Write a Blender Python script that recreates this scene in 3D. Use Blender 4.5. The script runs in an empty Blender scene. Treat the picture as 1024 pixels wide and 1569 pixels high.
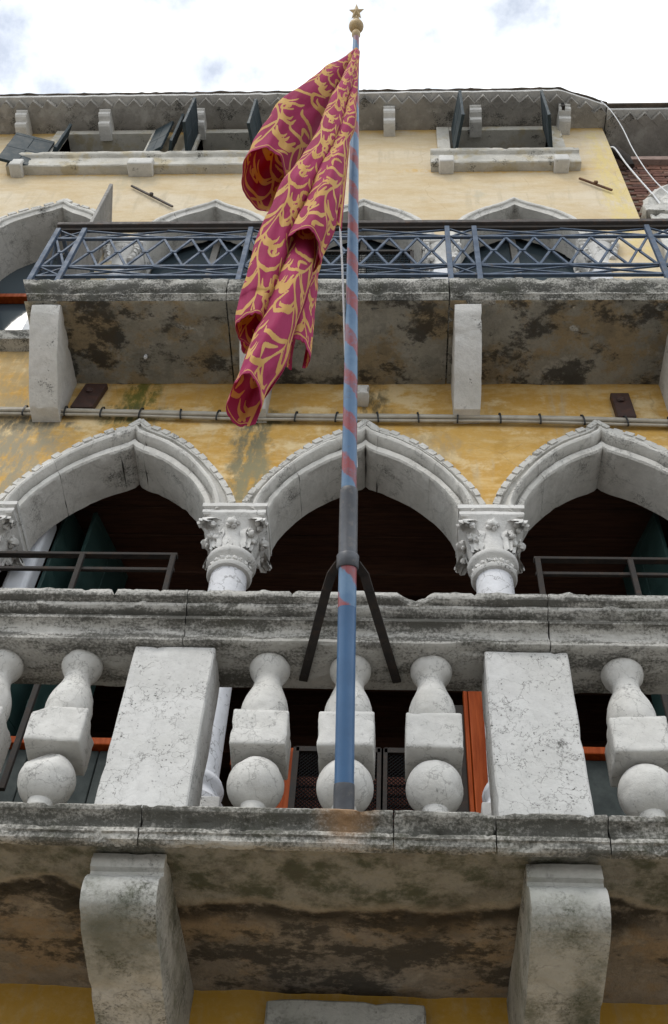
import bpy, bmesh, math, random
import numpy as np
from mathutils import Vector, Matrix, noise
random.seed(7); np.random.seed(7)
S = bpy.context.scene; COL = S.collection
PI = math.pi

# ------------------------------------------------------------------ camera
cam = bpy.data.cameras.new('camera'); camo = bpy.data.objects.new('camera', cam); COL.objects.link(camo)
cam.sensor_fit = 'VERTICAL'; cam.sensor_height = 36.0; cam.sensor_width = 36.0
cam.lens = 36.0 * 1700.0 / 1569.0; cam.clip_start = 0.05; cam.clip_end = 500
up = Vector((100., 1334., -1700.)).normalized()
ex = Vector((1., 0., 100 / 1700.)); ex = (ex - up * ex.dot(up)).normalized()
e2 = up.cross(ex); ex = (ex * math.cos(.010) + e2 * math.sin(.010)).normalized(); ey = up.cross(ex)
camo.matrix_world = Matrix.Translation((0, -3.95, 1.6)) @ Matrix((ex, ey, up)).to_4x4()
S.camera = camo
S.cycles.max_bounces = 6; S.cycles.diffuse_bounces = 3; S.cycles.glossy_bounces = 2; S.cycles.transmission_bounces = 3
S.render.resolution_x = 668; S.render.resolution_y = 1024

# ------------------------------------------------------------------ world, sun, exposure
SUN_EL, SUN_AZ = math.radians(52), math.radians(-150)     # azimuth measured from +Y towards +X
w = bpy.data.worlds.new('World'); S.world = w; w.use_nodes = True
nt = w.node_tree; nt.nodes.clear()
def wn(t, **k):
    n = nt.nodes.new(t)
    for a, b in k.items(): setattr(n, a, b)
    return n
sky = wn('ShaderNodeTexSky', sky_type='NISHITA', sun_disc=False)
sky.sun_elevation = SUN_EL; sky.sun_rotation = SUN_AZ; sky.air_density = 1.0; sky.dust_density = .6
tc = wn('ShaderNodeTexCoord'); mp = wn('ShaderNodeMapping'); mp.inputs['Scale'].default_value = (1, 1, 1.0)
mp.inputs['Location'].default_value = (0.4, 3.6, 2.5)
nz = wn('ShaderNodeTexNoise'); nz.inputs['Scale'].default_value = 11.0; nz.inputs['Detail'].default_value = 7; nz.inputs['Roughness'].default_value = .55
cr = wn('ShaderNodeValToRGB'); cr.color_ramp.elements[0].position = .34; cr.color_ramp.elements[1].position = .60
cr.color_ramp.elements[0].color = (.34, .34, .34, 1)
bg1 = wn('ShaderNodeBackground'); bg1.inputs['Strength'].default_value = .15
bg2 = wn('ShaderNodeBackground'); bg2.inputs['Color'].default_value = (.95, .98, 1.0, 1); bg2.inputs['Strength'].default_value = 1.75
mx = wn('ShaderNodeMixShader'); wo = wn('ShaderNodeOutputWorld')
nt.links.new(tc.outputs['Generated'], mp.inputs['Vector']); nt.links.new(mp.outputs[0], nz.inputs['Vector'])
nt.links.new(nz.outputs['Fac'], cr.inputs['Fac']); nt.links.new(sky.outputs[0], bg1.inputs['Color'])
nt.links.new(cr.outputs['Color'], mx.inputs['Fac']); nt.links.new(bg1.outputs[0], mx.inputs[1]); nt.links.new(bg2.outputs[0], mx.inputs[2])
nt.links.new(mx.outputs[0], wo.inputs['Surface'])
sl = bpy.data.lights.new('sun', 'SUN'); sl.energy = 1.5; sl.angle = math.radians(22); sl.color = (1, .95, .87)
so = bpy.data.objects.new('sun', sl); COL.objects.link(so)
sd = Vector((math.sin(SUN_AZ) * math.cos(SUN_EL), math.cos(SUN_AZ) * math.cos(SUN_EL), math.sin(SUN_EL)))
so.rotation_euler = sd.to_track_quat('Z', 'Y').to_euler(); so.location = (0, -6, 30)
vs = S.view_settings; vs.view_transform = 'Standard'; vs.look = 'None'; vs.exposure = 0.04; vs.gamma = 1.0; vs.use_curve_mapping = False

# ------------------------------------------------------------------ materials
class NB:
    """small node-building helper"""
    def __init__(s, name):
        s.m = bpy.data.materials.new(name); s.m.use_nodes = True
        s.t = s.m.node_tree; s.t.nodes.clear()
        s.out = s.n('ShaderNodeOutputMaterial'); s.b = s.n('ShaderNodeBsdfPrincipled')
        s.l(s.b.outputs[0], s.out.inputs['Surface'])
        s.pos = s.n('ShaderNodeNewGeometry').outputs['Position']
    def n(s, t, **k):
        x = s.t.nodes.new(t)
        for a, b in k.items(): setattr(x, a, b)
        return x
    def l(s, a, b): s.t.links.new(a, b)
    def set(s, sock, v):
        if hasattr(v, 'is_linked') or hasattr(v, 'links'): s.l(v, sock)
        else: sock.default_value = v
    def math(s, op, a, b=0.0, c=None, clamp=False):
        x = s.n('ShaderNodeMath', operation=op); x.use_clamp = clamp
        s.set(x.inputs[0], a); s.set(x.inputs[1], b)
        if c is not None: s.set(x.inputs[2], c)
        return x.outputs[0]
    def scaled(s, v, sc, off=(0, 0, 0)):
        x = s.n('ShaderNodeMapping'); s.l(v, x.inputs['Vector']); x.inputs['Scale'].default_value = sc; x.inputs['Location'].default_value = off
        return x.outputs[0]
    def noise(s, scale, detail=6, rough=.6, vec=None, dist=0.0, color=False):
        x = s.n('ShaderNodeTexNoise'); s.l(vec if vec is not None else s.pos, x.inputs['Vector'])
        x.inputs['Scale'].default_value = scale; x.inputs['Detail'].default_value = detail
        x.inputs['Roughness'].default_value = rough; x.inputs['Distortion'].default_value = dist
        return x.outputs['Color' if color else 'Fac']
    def ramp(s, v, a, b, lo=0.0, hi=1.0):
        x = s.n('ShaderNodeMapRange'); x.interpolation_type = 'SMOOTHSTEP'
        s.set(x.inputs['Value'], v); x.inputs['From Min'].default_value = a; x.inputs['From Max'].default_value = b
        x.inputs['To Min'].default_value = lo; x.inputs['To Max'].default_value = hi
        return x.outputs['Result']
    def mix(s, f, a, b, blend='MIX'):
        x = s.n('ShaderNodeMix', data_type='RGBA', blend_type=blend)
        s.set(x.inputs['Factor'], f)
        for k, v in ((6, a), (7, b)):
            if isinstance(v, tuple): x.inputs[k].default_value = (*v[:3], 1)
            else: s.l(v, x.inputs[k])
        return x.outputs[2]
    def cracks(s, scale, width=.02, warp=.15):
        nv = s.noise(scale * .8, 4, .6, color=True)
        x = s.n('ShaderNodeMix', data_type='VECTOR'); x.inputs['Factor'].default_value = warp
        s.l(s.pos, x.inputs[4]); s.l(nv, x.inputs[5])
        v = s.n('ShaderNodeTexVoronoi', feature='DISTANCE_TO_EDGE'); s.l(x.outputs[1], v.inputs['Vector']); v.inputs['Scale'].default_value = scale
        return s.ramp(v.outputs['Distance'], 0.0, width, 1.0, 0.0)
    def blob(s, c, r, amp=.7, nscale=9.0, soft=.22):
        """an irregular patch round c (m) with radii r"""
        x = s.n('ShaderNodeMapping', vector_type='TEXTURE'); s.l(s.pos, x.inputs['Vector'])
        x.inputs['Location'].default_value = c; x.inputs['Scale'].default_value = r
        ln = s.n('ShaderNodeVectorMath', operation='LENGTH'); s.l(x.outputs[0], ln.inputs[0])
        s.bn = getattr(s, 'bn', None) or s.noise(nscale, 8, .72); nn = s.bn
        d = s.math('ADD', ln.outputs['Value'], s.math('MULTIPLY', s.math('SUBTRACT', nn, .5), amp * 5))
        return s.ramp(d, 1.0 - soft, 1.0 + soft, 1.0, 0.0)
    def xyz(s):
        x = s.n('ShaderNodeSeparateXYZ'); s.l(s.pos, x.inputs[0]); return x.outputs
    def finish(s, col, rough=.85, bump=None, dist=.01, strength=.5, spec=.3, metal=0.0):
        s.set(s.b.inputs['Base Color'], (*col, 1) if isinstance(col, tuple) else col)
        s.set(s.b.inputs['Roughness'], rough); s.b.inputs['Specular IOR Level'].default_value = spec; s.b.inputs['Metallic'].default_value = metal
        if bump is not None:
            b = s.n('ShaderNodeBump'); b.inputs['Strength'].default_value = strength; b.inputs['Distance'].default_value = dist
            s.l(bump, b.inputs['Height']); s.l(b.outputs[0], s.b.inputs['Normal'])
        return s.m

def stone(name, base, alt, dirt=(.03, .03, .026), amt=.5, dscale=5., speck=.5, crack=0.0, green=0.0, patch=None, cscale=5., fine=90., bump=.5, stains=(), stretch=(1, 1, .8), bands=(), soft=.14):
    """weathered limestone: two tones, black crust in patches, pin-holes, cracks"""
    s = NB(name)
    c = s.mix(s.ramp(s.noise(3.2, 5), .35, .65), base, alt)
    tone = s.noise(24, 4, .7)
    c = s.mix(s.ramp(tone, .3, .7, 0, .35), c, tuple(v * .62 for v in base))
    if patch:
        c = s.mix(s.ramp(s.noise(4.5, 7, .65, vec=s.scaled(s.pos, (1, 1, 1), (5, 3, 9))), .5, .62, 0, .8), c, patch)
    big = s.noise(dscale, 6, .68, vec=s.scaled(s.pos, stretch, (11, 2, 4)))
    fin = s.noise(fine, 3, .7)
    mask = s.math('ADD', s.math('MULTIPLY', big, 1.0), s.math('MULTIPLY', s.math('SUBTRACT', fin, .5), .55))
    zc = s.xyz()[2] if bands else None
    for (z0, z1, k) in bands:
        mask = s.math('ADD', mask, s.math('MULTIPLY', s.math('MULTIPLY', s.ramp(zc, z0 - .012, z0 + .012), s.ramp(zc, z1 - .012, z1 + .012, 1, 0)), k))
    mask = s.ramp(mask, .72 - amt * .35, .72 + soft - amt * .35)
    c = s.mix(s.math('MULTIPLY', mask, .86), c, dirt)
    if green:
        g = s.ramp(s.math('ADD', s.noise(3.5, 6, .68, vec=s.scaled(s.pos, (1, 1, 1), (2, 8, 1))), s.math('MULTIPLY', s.math('SUBTRACT', fin, .5), .3)), .46, .74, 0, green)
        c = s.mix(g, c, (.06, .065, .03))
    h = s.math('ADD', s.math('MULTIPLY', s.noise(30, 5, .7), .8), s.math('MULTIPLY', fin, .3))
    if speck:
        v = s.n('ShaderNodeTexVoronoi'); s.l(s.pos, v.inputs['Vector']); v.inputs['Scale'].default_value = 88; v.inputs['Randomness'].default_value = 1
        rad = s.math('MULTIPLY', s.ramp(s.noise(48, 3), .46, .68), .36)
        pit = s.ramp(s.math('SUBTRACT', v.outputs['Distance'], rad), -.06, .03, 1.0, 0.0)
        c = s.mix(s.math('MULTIPLY', s.math('MULTIPLY', pit, s.ramp(big, .38, .58, .15, 1)), speck), c, (.05, .048, .045))
    if crack:
        k = s.math('MULTIPLY', s.cracks(cscale, .035), s.ramp(big, .40, .54))
        c = s.mix(s.math('MULTIPLY', k, crack), c, (.10, .095, .088))
    for (cc, rr, colr, a) in stains:
        c = s.mix(s.math('MULTIPLY', s.blob(cc, rr, .5, 9, .8), a), c, colr)
    return s.finish(c, .88, h, .012, bump, .25)

M = {}
M['ped'] = stone('pedestal_limestone', (.59, .585, .57), (.52, .515, .495), amt=.36, dscale=7, speck=.9, crack=.65, cscale=15, bump=.35, soft=.2)
M['baluster'] = stone('baluster_limestone', (.62, .61, .585), (.53, .52, .49), amt=.36, dscale=8, speck=.35, crack=.42, cscale=12, bump=.35, soft=.24)
M['rail'] = stone('handrail_limestone', (.53, .515, .48), (.42, .41, .38), dirt=(.055, .053, .045), amt=.88, dscale=9, speck=.3, crack=.3, green=.25, bump=.6, stretch=(.35, 1, 2.2), soft=.25, bands=((4.70, 4.745, .12), (4.77, 4.79, .12), (4.63, 4.655, .10)))  # bands darken the moulding grooves: their shade painted in along with dirt
M['cornice'] = stone('cornice_limestone', (.55, .53, .49), (.40, .385, .345), dirt=(.042, .042, .034), amt=1.1, dscale=7, speck=.3, crack=.3, green=.55, bump=.7, stretch=(.5, 1, 1.5), soft=.28, bands=((3.752, 3.80, .06),),
    stains=[((-.14, -1.0, 3.83), (.07, .2, .10), (.33, .19, .09), .75)])
M['bracket'] = stone('bracket_limestone', (.55, .54, .51), (.36, .36, .325), amt=.56, dscale=6, speck=.2, crack=.35, cscale=7, green=.75, bump=.5, soft=.24,
    stains=[((-.86, -.7, 3.50), (.16, .2, .05), (.055, .06, .03), .7), ((.62, -.5, 3.40), (.06, .2, .06), (.05, .055, .03), .8)])
M['arch'] = stone('arch_limestone', (.62, .605, .57), (.51, .495, .46), amt=.56, dscale=5, speck=.25, crack=.25, bump=.5, soft=.26)
M['capital'] = stone('capital_limestone', (.66, .65, .63), (.56, .55, .525), amt=.36, dscale=9, speck=.2, crack=.2, bump=.5)
M['shaft'] = stone('column_marble', (.66, .67, .70), (.58, .58, .60), amt=.20, dscale=7, speck=.1, crack=.6, cscale=10, bump=.2)
M['eave'] = stone('eave_stone', (.36, .34, .31), (.26, .245, .225), amt=.5, dscale=4, speck=.1, patch=(.42, .40, .37), bump=.8)
M['eave_light'] = stone('eave_lime', (.62, .61, .59), (.52, .51, .49), amt=.30, dscale=8, speck=.1, bump=.6)
M['corbel'] = stone('corbel_limestone', (.64, .625, .60), (.55, .54, .51), amt=.28, dscale=7, speck=.1, bump=.5)
M['sill'] = stone('sill_limestone', (.56, .54, .49), (.46, .44, .39), amt=.38, dscale=6, speck=.15, patch=(.42, .36, .24), bump=.5)
M['lip'] = stone('slab_edge_stone', (.50, .485, .45), (.39, .38, .345), amt=.96, dscale=7, speck=.3, green=.35, bump=.8, stretch=(.6, 1, 1.3), soft=.22, bands=((8.10, 8.16, .08),))

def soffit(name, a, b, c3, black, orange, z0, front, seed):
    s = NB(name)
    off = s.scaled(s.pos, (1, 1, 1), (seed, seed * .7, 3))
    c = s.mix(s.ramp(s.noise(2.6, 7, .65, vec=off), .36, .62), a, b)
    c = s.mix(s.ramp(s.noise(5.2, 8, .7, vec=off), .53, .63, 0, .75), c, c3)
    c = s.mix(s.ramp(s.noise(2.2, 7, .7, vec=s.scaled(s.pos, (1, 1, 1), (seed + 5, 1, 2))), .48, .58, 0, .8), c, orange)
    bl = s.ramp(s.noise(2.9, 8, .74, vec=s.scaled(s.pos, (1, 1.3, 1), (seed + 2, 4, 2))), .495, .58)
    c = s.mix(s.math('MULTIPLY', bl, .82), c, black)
    if front:      # lime crust towards the drip edge ends in a wavy black tide line
        x = s.xyz()
        wav = s.math('MULTIPLY', s.math('ADD', s.math('SUBTRACT', s.noise(1.5, 2, .5), .5), s.math('MULTIPLY', s.math('SUBTRACT', s.noise(11, 6, .6), .5), .12)), .85)
        d = s.math('ADD', x[1], wav)
        crust = s.ramp(d, front - .02, front + .02, 1, 0)
        pale = s.mix(s.ramp(s.noise(7, 8, .7), .42, .62), (.34, .325, .28), (.11, .115, .08))
        c = s.mix(crust, c, pale)
        tide = s.math('MULTIPLY', s.ramp(d, front - .01, front + .025, 0, 1), s.ramp(d, front + .05, front + .22, 1, 0))
        tide = s.math('MULTIPLY', tide, s.ramp(s.noise(9, 6, .7), .28, .50))
        c = s.mix(s.math('MULTIPLY', tide, .9), c, (.025, .022, .018))
        edge = s.math('MULTIPLY', s.ramp(d, front - .06, front - .015, 0, 1), s.ramp(d, front - .015, front + .01, 1, 0))
        c = s.mix(s.math('MULTIPLY', edge, .55), c, (.42, .36, .28))
    fin = s.noise(70, 5, .7)
    c = s.mix(s.ramp(s.noise(6.5, 7, .7, vec=s.scaled(s.pos, (1, 1, 1), (seed, 9, 1))), .50, .62, 0, .35), c, tuple(v * .45 for v in b))
    c = s.mix(s.ramp(fin, .46, .76, 0, .26), c, (.08, .072, .06))
    h = s.math('ADD', s.noise(12, 7, .72), s.math('MULTIPLY', fin, .2))
    return s.finish(c, .92, h, .03, .8, .15)
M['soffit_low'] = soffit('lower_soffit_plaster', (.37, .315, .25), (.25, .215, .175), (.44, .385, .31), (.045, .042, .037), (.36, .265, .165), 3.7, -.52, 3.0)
M['soffit_up'] = soffit('upper_soffit_plaster', (.64, .61, .53), (.47, .445, .38), (.70, .67, .60), (.06, .056, .05), (.56, .42, .24), 8.0, None, 9.0)

# ---- stucco
s = NB('ochre_stucco')
x = s.xyz()
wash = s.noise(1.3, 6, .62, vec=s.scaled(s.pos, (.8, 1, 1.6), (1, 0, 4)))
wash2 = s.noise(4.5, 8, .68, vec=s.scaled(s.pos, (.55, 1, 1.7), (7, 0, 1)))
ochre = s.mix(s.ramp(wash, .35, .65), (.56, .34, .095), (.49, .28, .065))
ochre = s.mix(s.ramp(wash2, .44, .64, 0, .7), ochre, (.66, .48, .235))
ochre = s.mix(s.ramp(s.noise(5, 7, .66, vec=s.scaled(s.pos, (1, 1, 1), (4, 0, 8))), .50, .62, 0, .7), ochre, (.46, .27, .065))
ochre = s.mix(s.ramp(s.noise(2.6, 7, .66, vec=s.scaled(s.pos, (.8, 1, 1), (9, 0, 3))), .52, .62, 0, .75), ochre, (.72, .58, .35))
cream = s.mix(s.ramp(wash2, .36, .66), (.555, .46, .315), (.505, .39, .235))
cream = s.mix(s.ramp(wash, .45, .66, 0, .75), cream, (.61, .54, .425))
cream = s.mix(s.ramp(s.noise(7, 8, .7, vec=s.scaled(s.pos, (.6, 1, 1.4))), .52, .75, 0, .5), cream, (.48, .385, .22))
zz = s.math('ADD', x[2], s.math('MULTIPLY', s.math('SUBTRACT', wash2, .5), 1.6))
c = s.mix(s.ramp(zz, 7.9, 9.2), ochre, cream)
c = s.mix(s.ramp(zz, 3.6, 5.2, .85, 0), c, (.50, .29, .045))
runv = s.ramp(s.noise(7, 5, .65, vec=s.scaled(s.pos, (1.6, 1, .16), (3, 0, 2))), .50, .70, 0, .55)
c = s.mix(s.math('MULTIPLY', runv, s.ramp(wash, .40, .60)), c, (.40, .34, .24))
c = s.mix(s.ramp(s.noise(18, 6, .72), .46, .70, 0, .20), c, (.68, .58, .40))
# rain has kept the old colour only where mouldings shelter it
kept = s.ramp(s.math('ADD', x[2], s.math('MULTIPLY', s.math('SUBTRACT', s.noise(6, 6, .65), .5), .45)), 12.86, 13.0)
c = s.mix(s.math('MULTIPLY', kept, .8), c, (.58, .37, .11))
strk = s.ramp(s.noise(10, 7, .7, vec=s.scaled(s.pos, (1.5, 1, .5), (2, 0, 5))), .36, .56)
for (cc, rr, colr, a) in [
    ((-1.70, 0, 7.86), (.10, .3, .26), (.13, .125, .03), .9), ((-1.71, 0, 7.66), (.20, .3, .10), (.10, .10, .045), .8),
    ((-.90, 0, 7.35), (.09, .3, .42), (.17, .155, .10), .85), ((-.84, 0, 6.90), (.10, .3, .30), (.24, .215, .13), .8), ((-.90, 0, 7.62), (.2, .3, .07), (.08, .08, .04), .7),
    ((-2.42, 0, 7.3), (.28, .3, .6), (.30, .26, .18), .85), ((-2.5, 0, 7.6), (.3, .3, .10), (.07, .065, .05), .7), ((-2.62, 0, 8.2), (.2, .3, .5), (.36, .27, .14), .6),
    ((.15, 0, 7.30), (.25, .3, .14), (.40, .30, .17), .6), ((-.15, 0, 7.80), (.10, .3, .16), (.09, .08, .05), .7),
    ((1.0, 0, 11.88), (.7, .3, .05), (.56, .35, .10), .8), ((-2.6, 0, 11.86), (1.1, .3, .05), (.58, .38, .13), .7),
    ((-2.55, 0, 11.75), (.10, .3, .22), (.42, .38, .28), .5), ((-2.35, 0, 11.7), (.1, .3, .15), (.45, .40, .30), .5), ((.75, 0, 11.3), (.05, .3, .07), (.45, .42, .33), .5),
    ((2.0, 0, 11.4), (.12, .3, 1.2), (.62, .50, .20), .6)]:
    c = s.mix(s.math('MULTIPLY', s.math('MULTIPLY', s.blob(cc, tuple(v * 1.15 for v in rr), .55, 8, .5), strk), min(1, a * 1.2)), c, colr)
fin = s.noise(60, 6, .7)
c = s.mix(s.ramp(fin, .45, .75, 0, .18), c, (.30, .22, .10))
hair = s.math('MULTIPLY', s.cracks(1.7, .006), s.ramp(s.noise(2.2, 3), .5, .6))
c = s.mix(s.math('MULTIPLY', hair, .35), c, (.28, .2, .1))
h = s.math('ADD', s.noise(9, 8, .65), s.math('MULTIPLY', fin, .15))
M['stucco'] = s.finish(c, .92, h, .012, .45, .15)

def plain(name, a, b, nscale=8., rough=.6, spec=.4, bump=.2, metal=0.0, grain=None, dirt=None):
    s = NB(name)
    v = s.scaled(s.pos, grain) if grain else None
    n1 = s.noise(nscale, 7, .65, vec=v)
    c = s.mix(s.ramp(n1, .35, .65), a, b)
    if dirt: c = s.mix(s.ramp(s.noise(22, 7, .7), .52, .70, 0, .75), c, dirt)
    return s.finish(c, s.ramp(n1, .3, .7, rough - .08, rough + .12), s.noise(nscale * 6, 5, .6, vec=v), .004, bump, spec, metal)
M['iron_blue'] = plain('slate_blue_iron', (.070, .100, .150), (.052, .075, .115), 14, .62, .25, .3, dirt=(.10, .085, .075))
M['iron_black'] = plain('dark_iron', (.026, .024, .023), (.040, .034, .030), 20, .75, .15, .3, dirt=(.06, .04, .03))
M['iron_grey'] = plain('grey_brown_iron', (.075, .065, .060), (.058, .050, .047), 20, .7, .25, .3, dirt=(.12, .07, .045))
M['rust'] = plain('rusted_iron', (.10, .05, .03), (.15, .085, .05), 25, .8, .2, .5)
M['plate'] = plain('brown_painted_iron', (.045, .026, .022), (.07, .035, .028), 22, .6, .4, .4, dirt=(.11, .05, .03))
M['shutter'] = plain('teal_black_shutter_paint', (.016, .028, .034), (.028, .043, .052), 10, .6, .25, .3, dirt=(.06, .065, .06))
M['shutter_green'] = plain('dark_green_shutter_paint', (.018, .045, .042), (.03, .065, .06), 10, .5, .4, .3)
M['shutter_grey'] = plain('weathered_grey_shutter', (.26, .25, .235), (.21, .20, .185), 6, .7, .3, .3, dirt=(.12, .11, .10))
M['shutter_dull'] = plain('grey_green_door_paint', (.055, .065, .062), (.035, .042, .041), 6, .75, .15, .3)
M['orange'] = plain('orange_varnished_wood', (.32, .058, .006), (.22, .036, .004), 3, .6, .15, .3, grain=(12, 12, 1))
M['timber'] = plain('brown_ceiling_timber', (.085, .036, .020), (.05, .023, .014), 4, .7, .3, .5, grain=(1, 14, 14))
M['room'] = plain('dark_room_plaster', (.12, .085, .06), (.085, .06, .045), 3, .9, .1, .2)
M['whitepaint'] = plain('white_painted_wood', (.66, .68, .72), (.58, .60, .64), 5, .55, .3, .2)
M['mesh'] = plain('dark_wire', (.008, .008, .009), (.012, .012, .012), 20, .9, .05, .1)
M['screen'] = plain('red_brown_screen', (.13, .035, .018), (.09, .025, .015), 6, .7, .2, .2)
M['cable_grey'] = plain('grey_cable_sheath', (.42, .39, .33), (.34, .31, .26), 12, .6, .3, .1)
M['cable_white'] = plain('white_cable_sheath', (.74, .75, .77), (.66, .67, .69), 12, .5, .3, .1)
M['rubber'] = plain('black_tie', (.02, .02, .02), (.03, .03, .03), 12, .5, .3, .1)
M['rope'] = plain('white_rope', (.62, .62, .64), (.5, .5, .52), 60, .8, .2, .3)
M['gold'] = plain('worn_gilding', (.46, .33, .16), (.33, .24, .13), 18, .5, .4, .5, dirt=(.20, .17, .13))
M['steel'] = plain('grey_painted_sleeve', (.065, .070, .082), (.05, .054, .064), 12, .45, .5, .2, dirt=(.13, .12, .11))
M['blue'] = plain('blue_pole_paint', (.042, .115, .24), (.036, .10, .21), 6, .35, .5, .1)
M['brickwall'] = plain('mortar', (.20, .16, .13), (.15, .12, .10), 9, .95, .1, .6)
M['tile'] = plain('terracotta_roof_tile', (.12, .095, .075), (.07, .06, .05), 9, .9, .1, .6)
M['paving'] = stone('grey_paving', (.31, .30, .285), (.25, .245, .23), amt=.3, speck=.2)
def brickm(i, a):
    return plain('brick_tone_%s' % 'abcd'[i], a, tuple(v * .7 for v in a), 14, .92, .1, .6, dirt=(.06, .05, .045))
BR = [brickm(0, (.20, .105, .078)), brickm(1, (.165, .085, .068)), brickm(2, (.13, .078, .066)), brickm(3, (.22, .135, .105))]
# glass
s = NB('window_glass'); s.b.inputs['Base Color'].default_value = (.05, .07, .085, 1); s.b.inputs['Roughness'].default_value = .06; s.b.inputs['Specular IOR Level'].default_value = .6; M['glass'] = s.m
# striped pole: paint spirals round the pole's own axis
s = NB('blue_and_red_spiral_paint')
tcn = s.n('ShaderNodeTexCoord'); sx = s.n('ShaderNodeSeparateXYZ'); s.l(tcn.outputs['Object'], sx.inputs[0])
ang = s.math('DIVIDE', s.math('ARCTAN2', sx.outputs[1], sx.outputs[0]), 2 * PI)
ph = s.math('FRACT', s.math('ADD', s.math('ADD', s.math('MULTIPLY', sx.outputs[2], 5.0), ang), s.math('MULTIPLY', s.noise(26, 5, .65), .30)))
st = s.math('MULTIPLY', s.ramp(ph, .0, .06), s.ramp(ph, .42, .50, 1, 0))
cb = s.mix(s.ramp(s.noise(9, 5), .4, .6), (.075, .155, .275), (.11, .20, .32))
cred = s.mix(s.ramp(s.noise(14, 6), .4, .62), (.26, .052, .058), (.20, .075, .095))
c = s.mix(s.math('MULTIPLY', st, s.ramp(s.noise(30, 6, .7), .30, .52, .45, 1)), cb, cred)
c = s.mix(s.ramp(s.noise(16, 7, .72), .56, .72, 0, .6), c, (.10, .10, .11))
M['stripe'] = s.finish(c, .38, s.noise(40, 4), .002, .15, .5)
# flag cloth
s = NB('crimson_and_gold_cloth')
at = s.n('ShaderNodeAttribute'); at.attribute_name = 'gold'
wv = s.noise(420, 2, .5)
red = s.mix(s.ramp(s.noise(5, 4), .35, .65), (.46, .050, .155), (.38, .036, .115))
gol = s.mix(s.ramp(s.noise(7, 4), .35, .65), (.74, .50, .18), (.68, .43, .14))
gm = s.ramp(at.outputs['Fac'], .42, .58)
c = s.mix(gm, red, gol)
cre = s.noise(26, 5, .6, vec=s.scaled(s.pos, (1, 1, .22)))
s.finish(c, .7, s.math('ADD', s.math('MULTIPLY', cre, 1.0), s.math('MULTIPLY', wv, .06)), .014, .55, .18)
tr = s.n('ShaderNodeBsdfTranslucent'); s.l(s.mix(gm, (.50, .03, .035), (.75, .38, .06)), tr.inputs['Color'])
ms = s.n('ShaderNodeMixShader'); ms.inputs[0].default_value = .40
s.l(s.b.outputs[0], ms.inputs[1]); s.l(tr.outputs[0], ms.inputs[2]); s.l(ms.outputs[0], s.out.inputs['Surface'])
M['flag'] = s.m

# ------------------------------------------------------------------ object helpers
def link(name, me, parent=None, mat=None):
    o = bpy.data.objects.new(name, me); COL.objects.link(o)
    if parent is not None: o.parent = parent
    if mat is not None and len(me.materials) == 0: me.materials.append(M[mat] if isinstance(mat, str) else mat)
    return o
def obj(name, bm, mat, parent=None, smooth=None):
    bmesh.ops.recalc_face_normals(bm, faces=bm.faces)
    me = bpy.data.meshes.new(name); bm.to_mesh(me); bm.free()
    if smooth is not None:
        for p in me.polygons: p.use_smooth = True
        me.set_sharp_from_angle(angle=math.radians(smooth))
    return link(name, me, parent, mat)
def tag(o, label=None, cat=None, group=None, kind=None):
    if label: o['label'] = label
    if cat: o['category'] = cat
    if group: o['group'] = group
    if kind: o['kind'] = kind
    return o
def thing(name, label, cat, loc=(0, 0, 0), group=None):
    o = bpy.data.objects.new(name, None); COL.objects.link(o); o.location = loc; o.empty_display_size = .1
    return tag(o, label, cat, group)
def under(o, root):          # parts are modelled in world coordinates
    o.parent = root; o.matrix_parent_inverse = root.matrix_basis.inverted(); return o

def new(): return bmesh.new()
def box(bm, a, b, bevel=0.0, cuts=0, seg=2):
    vs_ = [bm.verts.new((x, y, z)) for x in (a[0], b[0]) for y in (a[1], b[1]) for z in (a[2], b[2])]
    fs = [bm.faces.new([vs_[i] for i in f]) for f in ((0, 1, 3, 2), (4, 6, 7, 5), (0, 4, 5, 1), (2, 3, 7, 6), (0, 2, 6, 4), (1, 5, 7, 3))]
    bmesh.ops.recalc_face_normals(bm, faces=fs)
    if bevel:
        es = list({e for f in fs for e in f.edges})
        bmesh.ops.bevel(bm, geom=es, offset=bevel, segments=seg, profile=.5, affect='EDGES')
    if cuts:
        bmesh.ops.subdivide_edges(bm, edges=list(bm.edges), cuts=cuts, use_grid_fill=True)
    return bm
def chip(bm, amp=.004, freq=9., chips=.0, seed=0.0, cfreq=14.):
    """worn stone: low wobble plus bites out of the surface"""
    bm.normal_update()
    for v in bm.verts:
        p = v.co + Vector((seed, seed * 1.7, -seed))
        d = noise.noise_vector(p * freq) * amp
        if chips:
            k = noise.noise(p * cfreq)
            if k > .22: d = d - v.normal * (k - .22) * chips * 2.2
        v.co += d
    return bm
def beam(bm, p, q, w_, h_, upv=(0, 0, 1)):
    """square bar from p to q"""
    p, q = Vector(p), Vector(q); d = (q - p).normalized(); u = Vector(upv)
    if abs(d.dot(u)) > .98: u = Vector((0, 1, 0))
    sd_ = d.cross(u).normalized() * w_ / 2; uu = sd_.cross(d).normalized() * h_ / 2
    r = [[bm.verts.new(c + a * sd_ + b * uu) for a, b in ((-1, -1), (1, -1), (1, 1), (-1, 1))] for c in (p, q)]
    for i in range(4): bm.faces.new((r[0][i], r[0][(i + 1) % 4], r[1][(i + 1) % 4], r[1][i]))
    bm.faces.new(r[0][::-1]); bm.faces.new(r[1])
    return bm
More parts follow.
